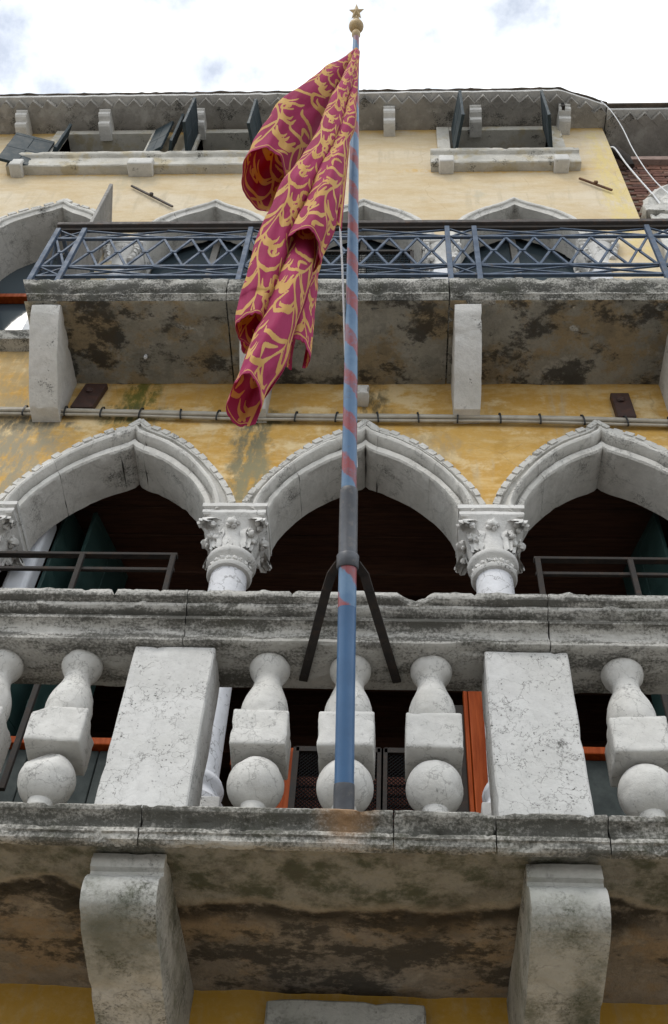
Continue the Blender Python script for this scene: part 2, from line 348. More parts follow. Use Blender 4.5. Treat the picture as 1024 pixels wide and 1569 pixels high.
def tube(bm, pts, rads, n=10, cap=True):
    pts = [Vector(p) for p in pts]; rings = []
    if not hasattr(rads, '__len__'): rads = [rads] * len(pts)
    ref = Vector((.3, 1, .2)).normalized()
    for i, p in enumerate(pts):
        d = (pts[min(i + 1, len(pts) - 1)] - pts[max(i - 1, 0)]).normalized()
        u = d.cross(ref).normalized(); v = d.cross(u)
        rings.append([bm.verts.new(p + rads[i] * (math.cos(2 * PI * k / n) * u + math.sin(2 * PI * k / n) * v)) for k in range(n)])
    for a, b in zip(rings, rings[1:]):
        for k in range(n): bm.faces.new((a[k], a[(k + 1) % n], b[(k + 1) % n], b[k]))
    if cap: bm.faces.new(rings[0][::-1]); bm.faces.new(rings[-1])
    return bm
def lathe(bm, prof, c=(0, 0, 0), n=28):
    c = Vector(c); rings = []
    for r, z in prof:
        rings.append([bm.verts.new(c + Vector((r * math.cos(2 * PI * k / n), r * math.sin(2 * PI * k / n), z))) for k in range(n)])
    for a, b in zip(rings, rings[1:]):
        for k in range(n): bm.faces.new((a[k], a[(k + 1) % n], b[(k + 1) % n], b[k]))
    bm.faces.new(rings[0][::-1]); bm.faces.new(rings[-1])
    return bm
def dens(pr, step):
    out = []
    for a, b in zip(pr, pr[1:]):
        n = max(1, int(math.ceil(math.dist(a, b) / step)))
        out += [(a[0] + (b[0] - a[0]) * i / n, a[1] + (b[1] - a[1]) * i / n) for i in range(n)]
    return out + [pr[-1]]
def run(bm, prof, x0, x1, step=.03, dstep=.02, close=True):
    """moulding profile (y, z) run along X"""
    pr = dens(prof + [prof[0]], dstep)[:-1]; n = max(1, int(round((x1 - x0) / step))); rows = []
    for i in range(n + 1):
        xx = x0 + (x1 - x0) * i / n
        rows.append([bm.verts.new((xx, y, z)) for y, z in pr])
    m = len(pr)
    for a, b in zip(rows, rows[1:]):
        for k in range(m): bm.faces.new((a[k], a[(k + 1) % m], b[(k + 1) % m], b[k]))
    bm.faces.new(rows[0][::-1]); bm.faces.new(rows[-1])
    return bm
def side_profile(bm, prof, x0, x1, nx=6, dstep=.02):
    return run(bm, prof, x0, x1, (x1 - x0) / nx, dstep)

# ================================================================== ground
bm = new()
for i in range(24):
    for j in range(24):
        x_, y_ = -12 + i, -12 + j
        bm.faces.new([bm.verts.new(p) for p in ((x_, y_, 0), (x_ + 1, y_, 0), (x_ + 1, y_ + 1, 0), (x_, y_ + 1, 0))])
bmesh.ops.remove_doubles(bm, verts=bm.verts, dist=.001)
bmesh.ops.scale(bm, vec=(12, 12, 1), verts=bm.verts)
tag(obj('ground', bm, 'paving'), kind='structure')

# ================================================================== the palazzo
PAL = thing('palazzo', 'weathered ochre Gothic palazzo with pointed stone arches and two balconies', 'building')

# --- arch outlines (half width, height)
LOW_OUT = [(0, 7.54), (.03, 7.49), (.085, 7.445), (.16, 7.405), (.25, 7.345), (.34, 7.265), (.44, 7.15), (.53, 7.02), (.605, 6.90), (.665, 6.775), (.703, 6.66), (.718, 6.575)]
LOW_IN = [(0, 7.235), (.022, 7.205), (.07, 7.17), (.135, 7.135), (.21, 7.085), (.28, 7.025), (.35, 6.955), (.42, 6.865), (.475, 6.775), (.515, 6.69), (.54, 6.60), (.548, 6.50)]
UP_OUT = [(0, 11.16), (.03, 11.13), (.09, 11.07), (.17, 11.01), (.25, 10.96), (.33, 10.90), (.41, 10.825), (.48, 10.74), (.54, 10.63), (.585, 10.51), (.61, 10.40), (.62, 10.30)]
UP_IN = [(0, 11.00), (.02, 10.98), (.06, 10.935), (.13, 10.88), (.20, 10.835), (.27, 10.78), (.335, 10.715), (.395, 10.635), (.44, 10.55), (.475, 10.45), (.495, 10.37), (.50, 10.28)]
def lerp2(a, b, k): return (a[0] + (b[0] - a[0]) * k, a[1] + (b[1] - a[1]) * k)
def zfun(curve, cx, k=None):
    xs = [p[0] for p in curve]; zs = [p[1] for p in curve]
    return lambda x: float(np.interp(abs(x - cx), xs, zs))
LOWC = [-1.617, -.169, 1.279]; UPC = [-1.60, -.275, 1.05]; WINC = -2.985
midL = [lerp2(a, b, .25) for a, b in zip(LOW_OUT, LOW_IN)]; midU = [lerp2(a, b, .3) for a, b in zip(UP_OUT, UP_IN)]

# --- the wall sheet with its openings, front y=0, back y=.25
opens = []
for c0 in LOWC: opens.append((c0 - .724, c0 + .724, lambda x: 3.80, zfun(midL + [(.724, 6.57)], c0), c0))
for c0 in UPC: opens.append((c0 - .6625, c0 + .6625, lambda x: 8.15, zfun(midU + [(.6625, 10.28)], c0), c0))
opens.append((WINC - .56, WINC + .56, lambda x: 8.60, zfun(midU, WINC), WINC))
opens.append((.54, 1.53, lambda x: 12.08, lambda x: 12.91, 1.0))
opens.append((-3.38, -2.49, lambda x: 12.08, lambda x: 12.91, -3)); opens.append((-1.985, -1.10, lambda x: 12.08, lambda x: 12.91, -1.5))
XL, XR, ZT, YB = -6.0, 2.10, 13.06, .25
xs = {XL, XR}
for o in opens:
    xs |= {round(v, 4) for v in np.linspace(o[0], o[1], 33)}
    xs.add(round(o[4], 4)) if o[0] < o[4] < o[1] else None
xs |= {round(v, 4) for v in np.arange(XL, XR, .2)}
xs = sorted(xs)
bm = new()
def q(*p): bm.faces.new([bm.verts.new(v) for v in p])
for a, b in zip(xs, xs[1:]):
    if b - a < 1e-5: continue
    m_ = (a + b) / 2
    act = sorted([o for o in opens if o[0] < m_ < o[1]], key=lambda o: o[2](m_))
    lo = (0.0, 0.0)
    for o in act + [None]:
        hi = (o[2](a), o[2](b)) if o else (ZT, ZT)
        if max(hi[0] - lo[0], hi[1] - lo[1]) > 1e-4:
            nseg = max(1, int((hi[0] - lo[0]) / .5))
            for y_ in (0.0, YB):
                for i in range(nseg):
                    f0, f1 = i / nseg, (i + 1) / nseg
                    q((a, y_, lo[0] + (hi[0] - lo[0]) * f0), (b, y_, lo[1] + (hi[1] - lo[1]) * f0), (b, y_, lo[1] + (hi[1] - lo[1]) * f1), (a, y_, lo[0] + (hi[0] - lo[0]) * f1))
        if o:
            q((a, 0, hi[0]), (b, 0, hi[1]), (b, YB, hi[1]), (a, YB, hi[0]))
            lo = (o[3](a), o[3](b))
            q((a, 0, lo[0]), (b, 0, lo[1]), (b, YB, lo[1]), (a, YB, lo[0]))
for o in opens:
    for x_ in (o[0], o[1]): q((x_, 0, o[2](x_)), (x_, YB, o[2](x_)), (x_, YB, o[3](x_)), (x_, 0, o[3](x_)))
q((XR, 0, 0), (XR, 4, 0), (XR, 4, ZT), (XR, 0, ZT)); q((XL, 0, 0), (XL, 4, 0), (XL, 4, ZT), (XL, 0, ZT))
q((XL, 0, ZT), (XR, 0, ZT), (XR, 4, ZT), (XL, 4, ZT)); q((XL, 4, 0), (XR, 4, 0), (XR, 4, ZT), (XL, 4, ZT))
bmesh.ops.remove_doubles(bm, verts=bm.verts, dist=.0004)
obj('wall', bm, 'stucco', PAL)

# --- rooms behind the openings
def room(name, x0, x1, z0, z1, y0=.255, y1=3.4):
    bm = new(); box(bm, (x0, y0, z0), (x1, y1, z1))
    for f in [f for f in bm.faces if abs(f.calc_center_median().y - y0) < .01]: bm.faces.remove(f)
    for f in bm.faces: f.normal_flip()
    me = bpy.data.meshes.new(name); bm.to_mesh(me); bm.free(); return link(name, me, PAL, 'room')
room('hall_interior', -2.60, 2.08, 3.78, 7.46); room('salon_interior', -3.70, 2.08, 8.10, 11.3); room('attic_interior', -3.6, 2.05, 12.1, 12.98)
# boarded timber ceiling and cross beams of the hall
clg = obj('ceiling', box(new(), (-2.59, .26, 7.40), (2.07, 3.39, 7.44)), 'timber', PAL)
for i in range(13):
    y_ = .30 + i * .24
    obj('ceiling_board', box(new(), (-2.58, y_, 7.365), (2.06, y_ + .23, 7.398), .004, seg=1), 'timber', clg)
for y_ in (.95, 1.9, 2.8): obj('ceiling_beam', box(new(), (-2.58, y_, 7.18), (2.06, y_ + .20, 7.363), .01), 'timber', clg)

# --- arch stones
def arch(cx, OUT, IN, prof, ydeep, joints, dent, matn='arch', name='arch_stone', dl=.05, dgap=.022):
    full_o = [(-x_, z) for x_, z in OUT[::-1]] + [(x_, z) for x_, z in OUT[1:]]
    full_i = [(-x_, z) for x_, z in IN[::-1]] + [(x_, z) for x_, z in IN[1:]]
    n0 = len(full_o); t = np.linspace(0, n0 - 1, 89); half = 44
    fo = np.array([[np.interp(v, range(n0), [p[k] for p in full_o]) for k in (0, 1)] for v in t])
    fi = np.array([[np.interp(v, range(n0), [p[k] for p in full_i]) for k in (0, 1)] for v in t])
    edges = [0] + joints + [88]
    for a, b in zip(edges, edges[1:]):
        bm = new(); rows = []
        ts = [a + .03] + list(range(a + 1, b)) + [b - .03]
        for v in ts:
            o_ = np.array([np.interp(v, range(89), fo[:, k]) for k in (0, 1)]); i_ = np.array([np.interp(v, range(89), fi[:, k]) for k in (0, 1)])
            row = []
            for k, y_ in prof:
                p = o_ + (i_ - o_) * k
                row.append(bm.verts.new((cx + p[0], y_, p[1])))
            p = i_
            for y_ in np.linspace(prof[-1][1], ydeep, 8)[1:]: row.append(bm.verts.new((cx + p[0], y_, p[1])))
            p = o_ + (i_ - o_) * .5; row.append(bm.verts.new((cx + p[0], ydeep + .001, p[1]))); row.append(bm.verts.new((cx + p[0], .01, p[1])))
            rows.append(row)
        m = len(rows[0])
        for r0, r1 in zip(rows, rows[1:]):
            for k in range(m): bm.faces.new((r0[k], r0[(k + 1) % m], r1[(k + 1) % m], r1[k]))
        bm.faces.new(rows[0][::-1]); bm.faces.new(rows[-1])
        chip(bm, .003, 7, .007, cx * 3)
        st_ = obj(name, bm, matn, PAL, 32)
        if dent:
            seg = np.hypot(*np.diff(fo, axis=0).T); cum = np.concatenate([[0], np.cumsum(seg)])
            s0, s1 = cum[a], cum[b]; n = max(1, int((s1 - s0) / (dl + dgap)))
            for i in range(n):
                sa = s0 + (i + .15) * (s1 - s0) / n; sb = sa + (s1 - s0) / n * .74
                pa = np.array([np.interp(sa, cum, fo[:, k]) for k in (0, 1)]); pb = np.array([np.interp(sb, cum, fo[:, k]) for k in (0, 1)])
                tdir = (pb - pa) / np.linalg.norm(pb - pa); nrm = np.array([tdir[1], -tdir[0]]); mid = (pa + pb) / 2
                inn = np.array([0, 6.4 if cx and OUT is LOW_OUT else 10.2]) - mid; nrm = nrm if nrm.dot(inn) > 0 else -nrm
                h0, h1 = -.002 + random.uniform(-.005, .004), .030
                bm = new(); ya = -.055 + random.uniform(-.006, .006)
                pts = [pa + nrm * h0, pb + nrm * h0, pb + nrm * h1, pa + nrm * h1]
                A = [bm.verts.new((cx + p[0], ya, p[1])) for p in pts]; B_ = [bm.verts.new((cx + p[0], .004, p[1])) for p in pts]
                bm.faces.new(A); bm.faces.new(B_[::-1])
                for k in range(4): bm.faces.new((A[k], B_[k], B_[(k + 1) % 4], A[(k + 1) % 4]))
                chip(bm, .004, 20, 0, i)
                obj('dentil', bm, matn, st_)
PLOW = [(0, .004), (0, -.046), (.06, -.050), (.20, -.050), (.205, -.030), (.28, -.026), (.36, -.032), (.43, -.046), (.44, -.072), (.46, -.088), (.51, -.104), (.57, -.108), (.63, -.102), (.67, -.086), (.69, -.066), (.70, -.034), (.76, -.030), (.77, -.050), (.80, -.056), (.96, -.052), (1.0, -.040)]
for cx_ in LOWC: arch(cx_, LOW_OUT, LOW_IN, PLOW, .262, [18, 36, 44, 52, 70], True)
PUP = [(0, .004), (0, -.030), (.2, -.034), (.25, -.05), (.5, -.06), (.6, -.055), (.65, -.04), (1, -.03)]
for cx_ in UPC: arch(cx_, UP_OUT, UP_IN, PUP, .262, [22, 66], False)
arch(WINC, UP_OUT, UP_IN, PUP, .40, [22, 44, 66], True, dl=.07, dgap=.03)

# --- columns of the lower arcade
def leaf(bm, ang, base_r, z0, z1, out, wdt, seed):
    """carved leaf that climbs the bell and curls out under the abacus corner"""
    n, m = 12, 6; rows = []
    d = Vector((math.cos(ang), math.sin(ang), 0)); sdv = Vector((-math.sin(ang), math.cos(ang), 0))
    for i in range(n + 1):
        t = i / n
        if t < .7: r = base_r + (out * .35) * (t / .7) ** 2; z = z0 + (z1 - z0) * t / .7
        else:
            a = (t - .7) / .3 * 1.5 * PI; R_ = .030
            r = base_r + out * .35 + R_ * 1.2 * math.sin(a * .66) + out * .65 * min(1, (t - .7) / .12); z = z1 - R_ * (1 - math.cos(a)) * 1.1
        wd = wdt * (.55 + .5 * math.sin(PI * min(1, t * 1.05))) * (1 + .14 * math.sin(t * 21))
        row = []
        for j in range(m + 1):
            u = j / m * 2 - 1
            p = d * (r + .016 * (1 - u * u) + .008 * math.cos(u * 9)) + sdv * u * wd + Vector((0, 0, z - .012 * abs(u)))
            row.append(bm.verts.new(p + noise.noise_vector(p * 40 + Vector((seed, 0, 0))) * .006))
        rows.append(row)
    for a, b in zip(rows, rows[1:]):
        for j in range(m): bm.faces.new((a[j], a[j + 1], b[j + 1], b[j]))
def lump(bm, c, r, seed=0):
    t = bmesh.new(); bmesh.ops.create_icosphere(t, subdivisions=2, radius=1)
    mp_ = {}
    for v in t.verts:
        p = Vector((v.co.x * r[0], v.co.y * r[1], v.co.z * r[2])); p += v.co * noise.noise(v.co * 2.3 + Vector((seed, seed, 0))) * min(r) * .7
        mp_[v] = bm.verts.new(p + Vector(c))
    for f in t.faces: bm.faces.new([mp_[v] for v in f.verts])
    t.free()
def column(cx, cy=.075):
    bm = new(); lathe(bm, [(.118, 4.78)] + [(.118 - .018 * i / 12, 4.80 + 1.34 * i / 12) for i in range(13)], (cx, cy, 0), 32)
    sh = obj('column', bm, 'shaft', PAL, 40)
    bm = new(); lathe(bm, [(.16, 4.55), (.165, 4.57), (.165, 4.60), (.15, 4.62), (.135, 4.65), (.135, 4.67), (.148, 4.69), (.15, 4.71), (.14, 4.735), (.122, 4.75), (.118, 4.79)], (cx, cy, 0), 32)
    obj('column_base', bm, 'shaft', sh, 35)
    bm = box(new(), (cx - .17, cy - .17, 3.85), (cx + .17, cy + .17, 4.548), .006)
    obj('column_pedestal', bm, 'ped', sh)
    bm = new(); lathe(bm, [(.100, 6.125), (.118, 6.13), (.126, 6.142), (.126, 6.155), (.112, 6.165), (.108, 6.20), (.114, 6.21), (.132, 6.22), (.140, 6.235), (.140, 6.252), (.130, 6.265), (.118, 6.275)], (cx, cy, 0), 32)
    nk = obj('necking', bm, 'capital', sh, 35)
    bm = new()
    for i in range(20):
        a = 2 * PI * i / 20; lump(bm, (cx + .113 * math.cos(a), cy + .113 * math.sin(a), 6.183), (.013, .013, .016), i)
    tag(obj('bead_row', bm, 'capital', sh), kind='stuff')
    # bell: round below, square above
    bm = new(); rings = []; n = 40
    for t in np.linspace(0, 1, 12):
        z = 6.27 + .215 * t; rr = .118 + .030 * t + .035 * t ** 4; k = t ** 1.5
        ring = []
        for i in range(n):
            a = 2 * PI * i / n; sq = 1 / max(abs(math.cos(a)), abs(math.sin(a)))
            r = rr * (1 + (min(sq, 1.28) - 1) * k * .75)
            ring.append(bm.verts.new((cx + r * math.cos(a), cy + r * math.sin(a), z)))
        rings.append(ring)
    for a, b in zip(rings, rings[1:]):
        for k in range(n): bm.faces.new((a[k], a[(k + 1) % n], b[(k + 1) % n], b[k]))
    bm.faces.new(rings[0][::-1]); bm.faces.new(rings[-1])
    cp = obj('capital', bm, 'capital', sh, 40)
    for i in range(4):
        bm = new(); leaf(bm, PI / 4 + i * PI / 2, .125, 6.28, 6.478, .085, .058, i + cx)
        bmesh.ops.translate(bm, vec=(cx, cy, 0), verts=bm.verts)
        a = PI / 4 + i * PI / 2
        for k in range(6):
            rr = .192 + .010 * math.sin(k * 2.3); lump(bm, (cx + (rr - .012 * k) * math.cos(a + .14 * math.sin(k * 1.9)), cy + (rr - .012 * k) * math.sin(a + .14 * math.sin(k * 1.9)), 6.455 - .027 * k), (.018, .018, .022), k + cx)
        o = obj('carved_leaf', bm, 'capital', sh, 60)
    for i in range(4):
        a = i * PI / 2; bm = new()
        lump(bm, (cx + .165 * math.cos(a), cy + .165 * math.sin(a), 6.43), (.028, .028, .03), i)
        for k in range(5):
            b = 2 * PI * k / 5; off = Vector((-math.sin(a) * math.cos(b), math.cos(a) * math.cos(b), math.sin(b))) * .026
            lump(bm, (cx + .155 * math.cos(a) + off.x, cy + .155 * math.sin(a) + off.y, 6.43 + off.z), (.015, .015, .015), k)
        obj('rosette', bm, 'capital', sh, 60)
    pr = [(-.172, 6.485), (-.18, 6.495), (-.18, 6.52), (-.168, 6.53), (-.168, 6.537), (-.186, 6.545), (-.186, 6.575)]
    bm = new(); prev = None
    for r, z in [(abs(a), b) for a, b in pr]:
        ring = [bm.verts.new((cx + sx_ * r, cy + sy_ * r, z)) for sx_, sy_ in ((-1, -1), (1, -1), (1, 1), (-1, 1))]
        if prev:
            for k in range(4): bm.faces.new((prev[k], prev[(k + 1) % 4], ring[(k + 1) % 4], ring[k]))
        else: bm.faces.new(ring[::-1])
        prev = ring
    bm.faces.new(prev)
    bmesh.ops.subdivide_edges(bm, edges=[e for e in bm.edges if e.calc_length() > .2], cuts=8, use_grid_fill=True)
    obj('abacus', chip(bm, .003, 12, .008, cx), 'capital', sh, 30)
for cx_ in (-2.341, -.893, .555, 2.0): column(cx_)

# --- lower balcony
BAL = obj('balcony', box(new(), (-2.75, -.925, 3.762), (2.08, -.02, 3.80)), 'cornice', PAL)
tag(BAL, 'lower stone balcony with turned balusters')
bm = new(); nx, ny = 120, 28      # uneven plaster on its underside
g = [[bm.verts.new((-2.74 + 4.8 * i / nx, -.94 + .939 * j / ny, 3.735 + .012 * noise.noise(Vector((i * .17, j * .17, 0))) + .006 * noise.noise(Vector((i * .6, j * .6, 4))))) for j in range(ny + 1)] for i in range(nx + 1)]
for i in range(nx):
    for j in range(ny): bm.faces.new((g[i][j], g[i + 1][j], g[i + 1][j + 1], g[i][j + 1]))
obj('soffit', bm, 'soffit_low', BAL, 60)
CORN = [(-.60, 3.818), (-.985, 3.820), (-.997, 3.817), (-1.002, 3.810), (-1.0, 3.804), (-.996, 3.797), (-.981, 3.79), (-.965, 3.777), (-.957, 3.76), (-.955, 3.752), (-.972, 3.748), (-.976, 3.742), (-.976, 3.73), (-.968, 3.726), (-.966, 3.708), (-.955, 3.700), (-.935, 3.699), (-.93, 3.742), (-.60, 3.803)]
cj = [-2.75, -1.75, -.803, .012, .335, .69, 1.55, 2.09]
for i, (a, b) in enumerate(zip(cj, cj[1:])):
    bm = run(new(), CORN, a + .002, b - .002, .012, .012); chip(bm, .0025, 7, .012, i * 2.3, 26)
    if i in (3, 4):
        for v in bm.verts:      # a corner broken off beside the joint
            d = Vector((v.co.x - .335, (v.co.z - 3.84) * 1.4)).length
            if d < .07 and v.co.y < -.9: v.co.y += (.07 - d) * .45
    obj('cornice_stone', bm, 'cornice', BAL, 35)
def bracket(x0, x1):
    pr = [(.02, 3.73), (-.845, 3.73), (-.865, 3.724), (-.87, 3.70), (-.862, 3.675), (-.845, 3.668), (-.845, 3.650), (-.865, 3.642), (-.885, 3.62), (-.893, 3.595), (-.89, 3.565), (-.875, 3.535), (-.84, 3.508), (-.78, 3.487), (-.68, 3.465), (-.55, 3.438), (-.40, 3.405), (-.28, 3.365), (-.17, 3.305), (-.08, 3.22), (-.04, 3.12), (.02, 3.10)]
    bm = run(new(), pr, x0, x1, .016, .016); chip(bm, .003, 5, .005, x0)
    return obj('bracket', bm, 'bracket', BAL, 40)
for x0 in (-2.30, -.966, .435, 1.80): bracket(x0, x0 + .24)
for x0 in (-2.35, -.985, .352, 1.70):
    bm = box(new(), (x0, -.932, 3.822), (x0 + .312, -.722, 4.606), .006, 0, 1)
    bmesh.ops.subdivide_edges(bm, edges=[e for e in bm.edges if e.calc_length() > .05], cuts=14, use_grid_fill=True)
    obj('pedestal', chip(bm, .0022, 8, .008, x0, 30), 'ped', BAL, 30)
BPROF = [(.045, 3.822), (.045, 3.935)] + [(.100 * math.cos(a), 4.033 + .104 * math.sin(a)) for a in np.radians(np.arange(-63, 76, 6))] + [(.03, 4.15)]
BTOP = [(.070, 4.29), (.080, 4.305), (.088, 4.335), (.0895, 4.365), (.087, 4.39), (.080, 4.42), (.069, 4.45), (.058, 4.48), (.053, 4.505), (.0535, 4.52), (.062, 4.54), (.074, 4.56), (.0795, 4.58), (.0795, 4.597), (.072, 4.611)]
for i, bx_ in enumerate((-1.835, -1.52, -1.205, -.468, -.157, .153, .878, 1.19, 1.50)):
    bm = new(); ry_ = -.828
    lathe(bm, dens(BPROF, .012), (bx_, ry_, 0), 36); lathe(bm, dens(BTOP, .012), (bx_, ry_, 0), 36)
    b2 = new(); box(b2, (bx_ - .1, ry_ - .1, 4.138), (bx_ + .1, ry_ + .1, 4.298), .005, 0, 1)
    bmesh.ops.subdivide_edges(b2, edges=[e for e in b2.edges if e.calc_length() > .05], cuts=10, use_grid_fill=True)
    vm = {v: bm.verts.new(v.co) for v in b2.verts}
    for f in b2.faces: bm.faces.new([vm[v] for v in f.verts])
    b2.free()
    chip(bm, .0018, 9, .006, i * 3.1, 18)
    if i == 2:      # the battered one: corners and ball flattened
        for v in bm.verts:
            p = v.co - Vector((bx_, ry_, 4.035)); n_ = Vector((-.25, -.80, .55)).normalized(); d = p.dot(n_) - .078
            if v.co.z < 4.13 and d > 0: v.co -= n_ * d * .85 + noise.noise_vector(v.co * 50) * .003
            if 4.2 < v.co.z < 4.31 and v.co.x < bx_ - .03: v.co.z -= max(0, (bx_ - .03 - v.co.x)) * .5 + noise.noise(v.co * 30) * .008
            if v.co.z > 4.3 and v.co.y < ry_ - .06: v.co += noise.noise_vector(v.co * 45) * .005
    bmesh.ops.rotate(bm, cent=(bx_, ry_, 4.2), matrix=Matrix.Rotation(random.uniform(-.06, .06), 3, 'Z'), verts=bm.verts)
    obj('baluster', bm, 'baluster', BAL, 50)
RAIL = [(-.70, 4.612), (-.945, 4.612), (-.955, 4.618), (-.957, 4.628), (-.948, 4.634), (-.943, 4.66), (-.95, 4.685), (-.968, 4.70), (-.985, 4.704), (-.987, 4.715), (-.975, 4.72), (-.970, 4.73), (-.972, 4.735), (-.99, 4.742), (-1.005, 4.755), (-1.008, 4.768), (-1.0, 4.773), (-1.014, 4.778), (-1.03, 4.785), (-1.035, 4.795), (-1.034, 4.814), (-1.02, 4.82), (-.66, 4.82), (-.66, 4.78), (-.69, 4.70)]
for i, (a, b) in enumerate(((-2.75, -.802), (-.798, .598), (.602, 2.08))):
    bm = run(new(), RAIL, a, b, .012, .012); chip(bm, .002, 7, .007, i * 4.1, 22)
    for v in bm.verts:
        if v.co.z > 4.79:
            k = noise.noise(Vector((v.co.x * 27 + i, 3, 0))) + .5 * noise.noise(Vector((v.co.x * 70, 1, i)))
            if k > .28: v.co.z -= (k - .28) * .030; v.co.y += (k - .28) * .03 if v.co.y < -.9 else 0
        if i == 1 and .02 < v.co.x < .16 and v.co.z > 4.77 and v.co.y < -.95: v.co.z -= .022 * math.sin(PI * (v.co.x - .02) / .14); v.co.y += .02 * math.sin(PI * (v.co.x - .02) / .14)
        if i == 1 and .22 < v.co.x < .42 and v.co.z < 4.65 and v.co.y < -.9: v.co.z += .012 * math.sin(PI * (v.co.x - .22) / .2)
    bm_o = obj('handrail_stone', bm, 'rail', BAL, 35)
# stone lintel of the door below the balcony
bm = box(new(), (-.445, -.07, 3.36), (.135, .02, 3.675), .008, 0, 1); bmesh.ops.subdivide_edges(bm, edges=[e for e in bm.edges if e.calc_length() > .08], cuts=12, use_grid_fill=True)
obj('lintel', chip(bm, .004, 8, .014), 'bracket', PAL, 30)

# --- glazed doors, screens and shutters in the lower arcade
def door(cx, leaf_open):
    y_ = .30
    bm = new(); box(bm, (cx + .53, y_, 3.85), (cx + .63, y_ + .09, 5.3), .006); fr = obj('door_frame', bm, 'orange', PAL)
    obj('jamb', box(new(), (cx - .63, y_, 3.85), (cx - .53, y_ + .09, 5.3), .006), 'orange', fr)
    obj('transom', box(new(), (cx - .53, y_ + .005, 5.15), (cx + .53, y_ + .08, 5.195), .006), 'orange', fr)
    return fr
for cx_ in (LOWC[0], LOWC[2]):
    fr = door(cx_, 0)
    for k in range(6): obj('door_board', box(new(), (cx_ - .525 + k * .175, .35, 3.9), (cx_ - .355 + k * .175, .375, 5.148), .004, 0, 1), 'shutter_dull', fr)
# middle bay: two screened leaves
fr = obj('door_frame', box(new(), (.395, .30, 3.85), (.475, .39, 5.6), .006), 'orange', PAL)
obj('door_stile', box(new(), (.372, .315, 3.85), (.392, .38, 5.58), .004), 'orange', fr)
obj('jamb', box(new(), (-.60, .42, 3.85), (-.48, .50, 5.25), .006), 'orange', fr)
obj('jamb', box(new(), (.30, .36, 3.85), (.372, .44, 5.5), .006), 'iron_black', fr)
obj('transom', box(new(), (-.80, .43, 5.14), (-.605, .49, 5.20), .006), 'orange', fr)
for (a, b, n_, mt) in ((-.47, -.05, 26, 'mesh'), (-.03, .295, 20, 'mesh')):
    bm = new(); z0, z1 = 4.3, 5.2; pitch = .021
    for i in range(int((b - a + (z1 - z0)) / pitch)):
        o_ = i * pitch
        for sgn in (1, -1):
            x0_, zz0 = (a + max(0, o_ - (z1 - z0)), z0 + min(o_, z1 - z0)); x1_, zz1 = (a + min(o_, b - a), z0 + max(0, o_ - (b - a)))
            if sgn < 0: x0_, x1_ = a + b - x0_, a + b - x1_
            if abs(x0_ - x1_) > .004: beam(bm, (x0_, .405 + sgn * .002, zz0), (x1_, .405 + sgn * .002, zz1), .0040, .0040)
    tag(obj('wire_mesh', bm, mt, fr), kind='stuff')
    bm = new(); beam(bm, (a, .405, z0), (a, .405, 5.23), .03, .03); beam(bm, (b, .405, z0), (b, .405, 5.23), .03, .03); beam(bm, (a, .405, 5.22), (b, .405, 5.22), .03, .03)
    obj('mesh_frame', bm, 'iron_black', fr)
beamo = new(); beam(beamo, (-.02, .39, 4.55), (.29, .39, 5.0), .035, .02); obj('brace', beamo, 'iron_black', fr)
for i in range(14): obj('louvre', box(new(), (-.02, .52, 4.3 + i * .062), (.29, .55, 4.352 + i * .062), .004, 0, 1), 'screen', fr)
for i in range(3): obj('louvre', box(new(), (-.47, .52, 4.95 + i * .07), (-.03, .55, 5.01 + i * .07), .004, 0, 1), 'screen', fr)
def shutter(p, q_, z0, z1, mat, parent=None, th=.035, boards=2):
    """upright leaf from plan point p (hinge) to q_: a panel with boards and rails"""
    p, q_ = Vector((*p, 0)), Vector((*q_, 0)); d = (q_ - p); L = d.length; d.normalize(); n = Vector((-d.y, d.x, 0))
    rot = Matrix((d, n, Vector((0, 0, 1)))).transposed().to_4x4(); rot.translation = p
    def put(name, a, b, par):
        bm = box(new(), a, b, .003, 0, 1); bmesh.ops.transform(bm, matrix=rot, verts=bm.verts); return obj(name, bm, mat, par)
    o = put('shutter', (0.004, -th * .2, z0 + .01), (L - .004, th * .2, z1 - .01), PAL)
    for i in range(boards): put('board', (L * i / boards + .0012, -th * .36, z0 + .005), (L * (i + 1) / boards - .0012, th * .36, z1 - .005), o)
    for zz_ in (z0 - .001, (z0 + z1) / 2 - .03, z1 - .06): put('rail', (.0, -th * .42, zz_), (L, th * .42, zz_ + .06), o)
    return o
shutter((-2.10, .42), (-1.97, .95), 3.9, 7.2, 'shutter_green'); shutter((-1.93, .46), (-1.80, 1.0), 3.9, 7.2, 'shutter_green')
shutter((1.66, .42), (1.53, .95), 3.9, 7.2, 'shutter_green'); shutter((1.80, .42), (1.70, 1.0), 3.9, 7.2, 'shutter_green')
obj('window_jamb', box(new(), (-2.27, .30, 3.9), (-2.12, .44, 7.0), .03, 0, 3), 'whitepaint', PAL)

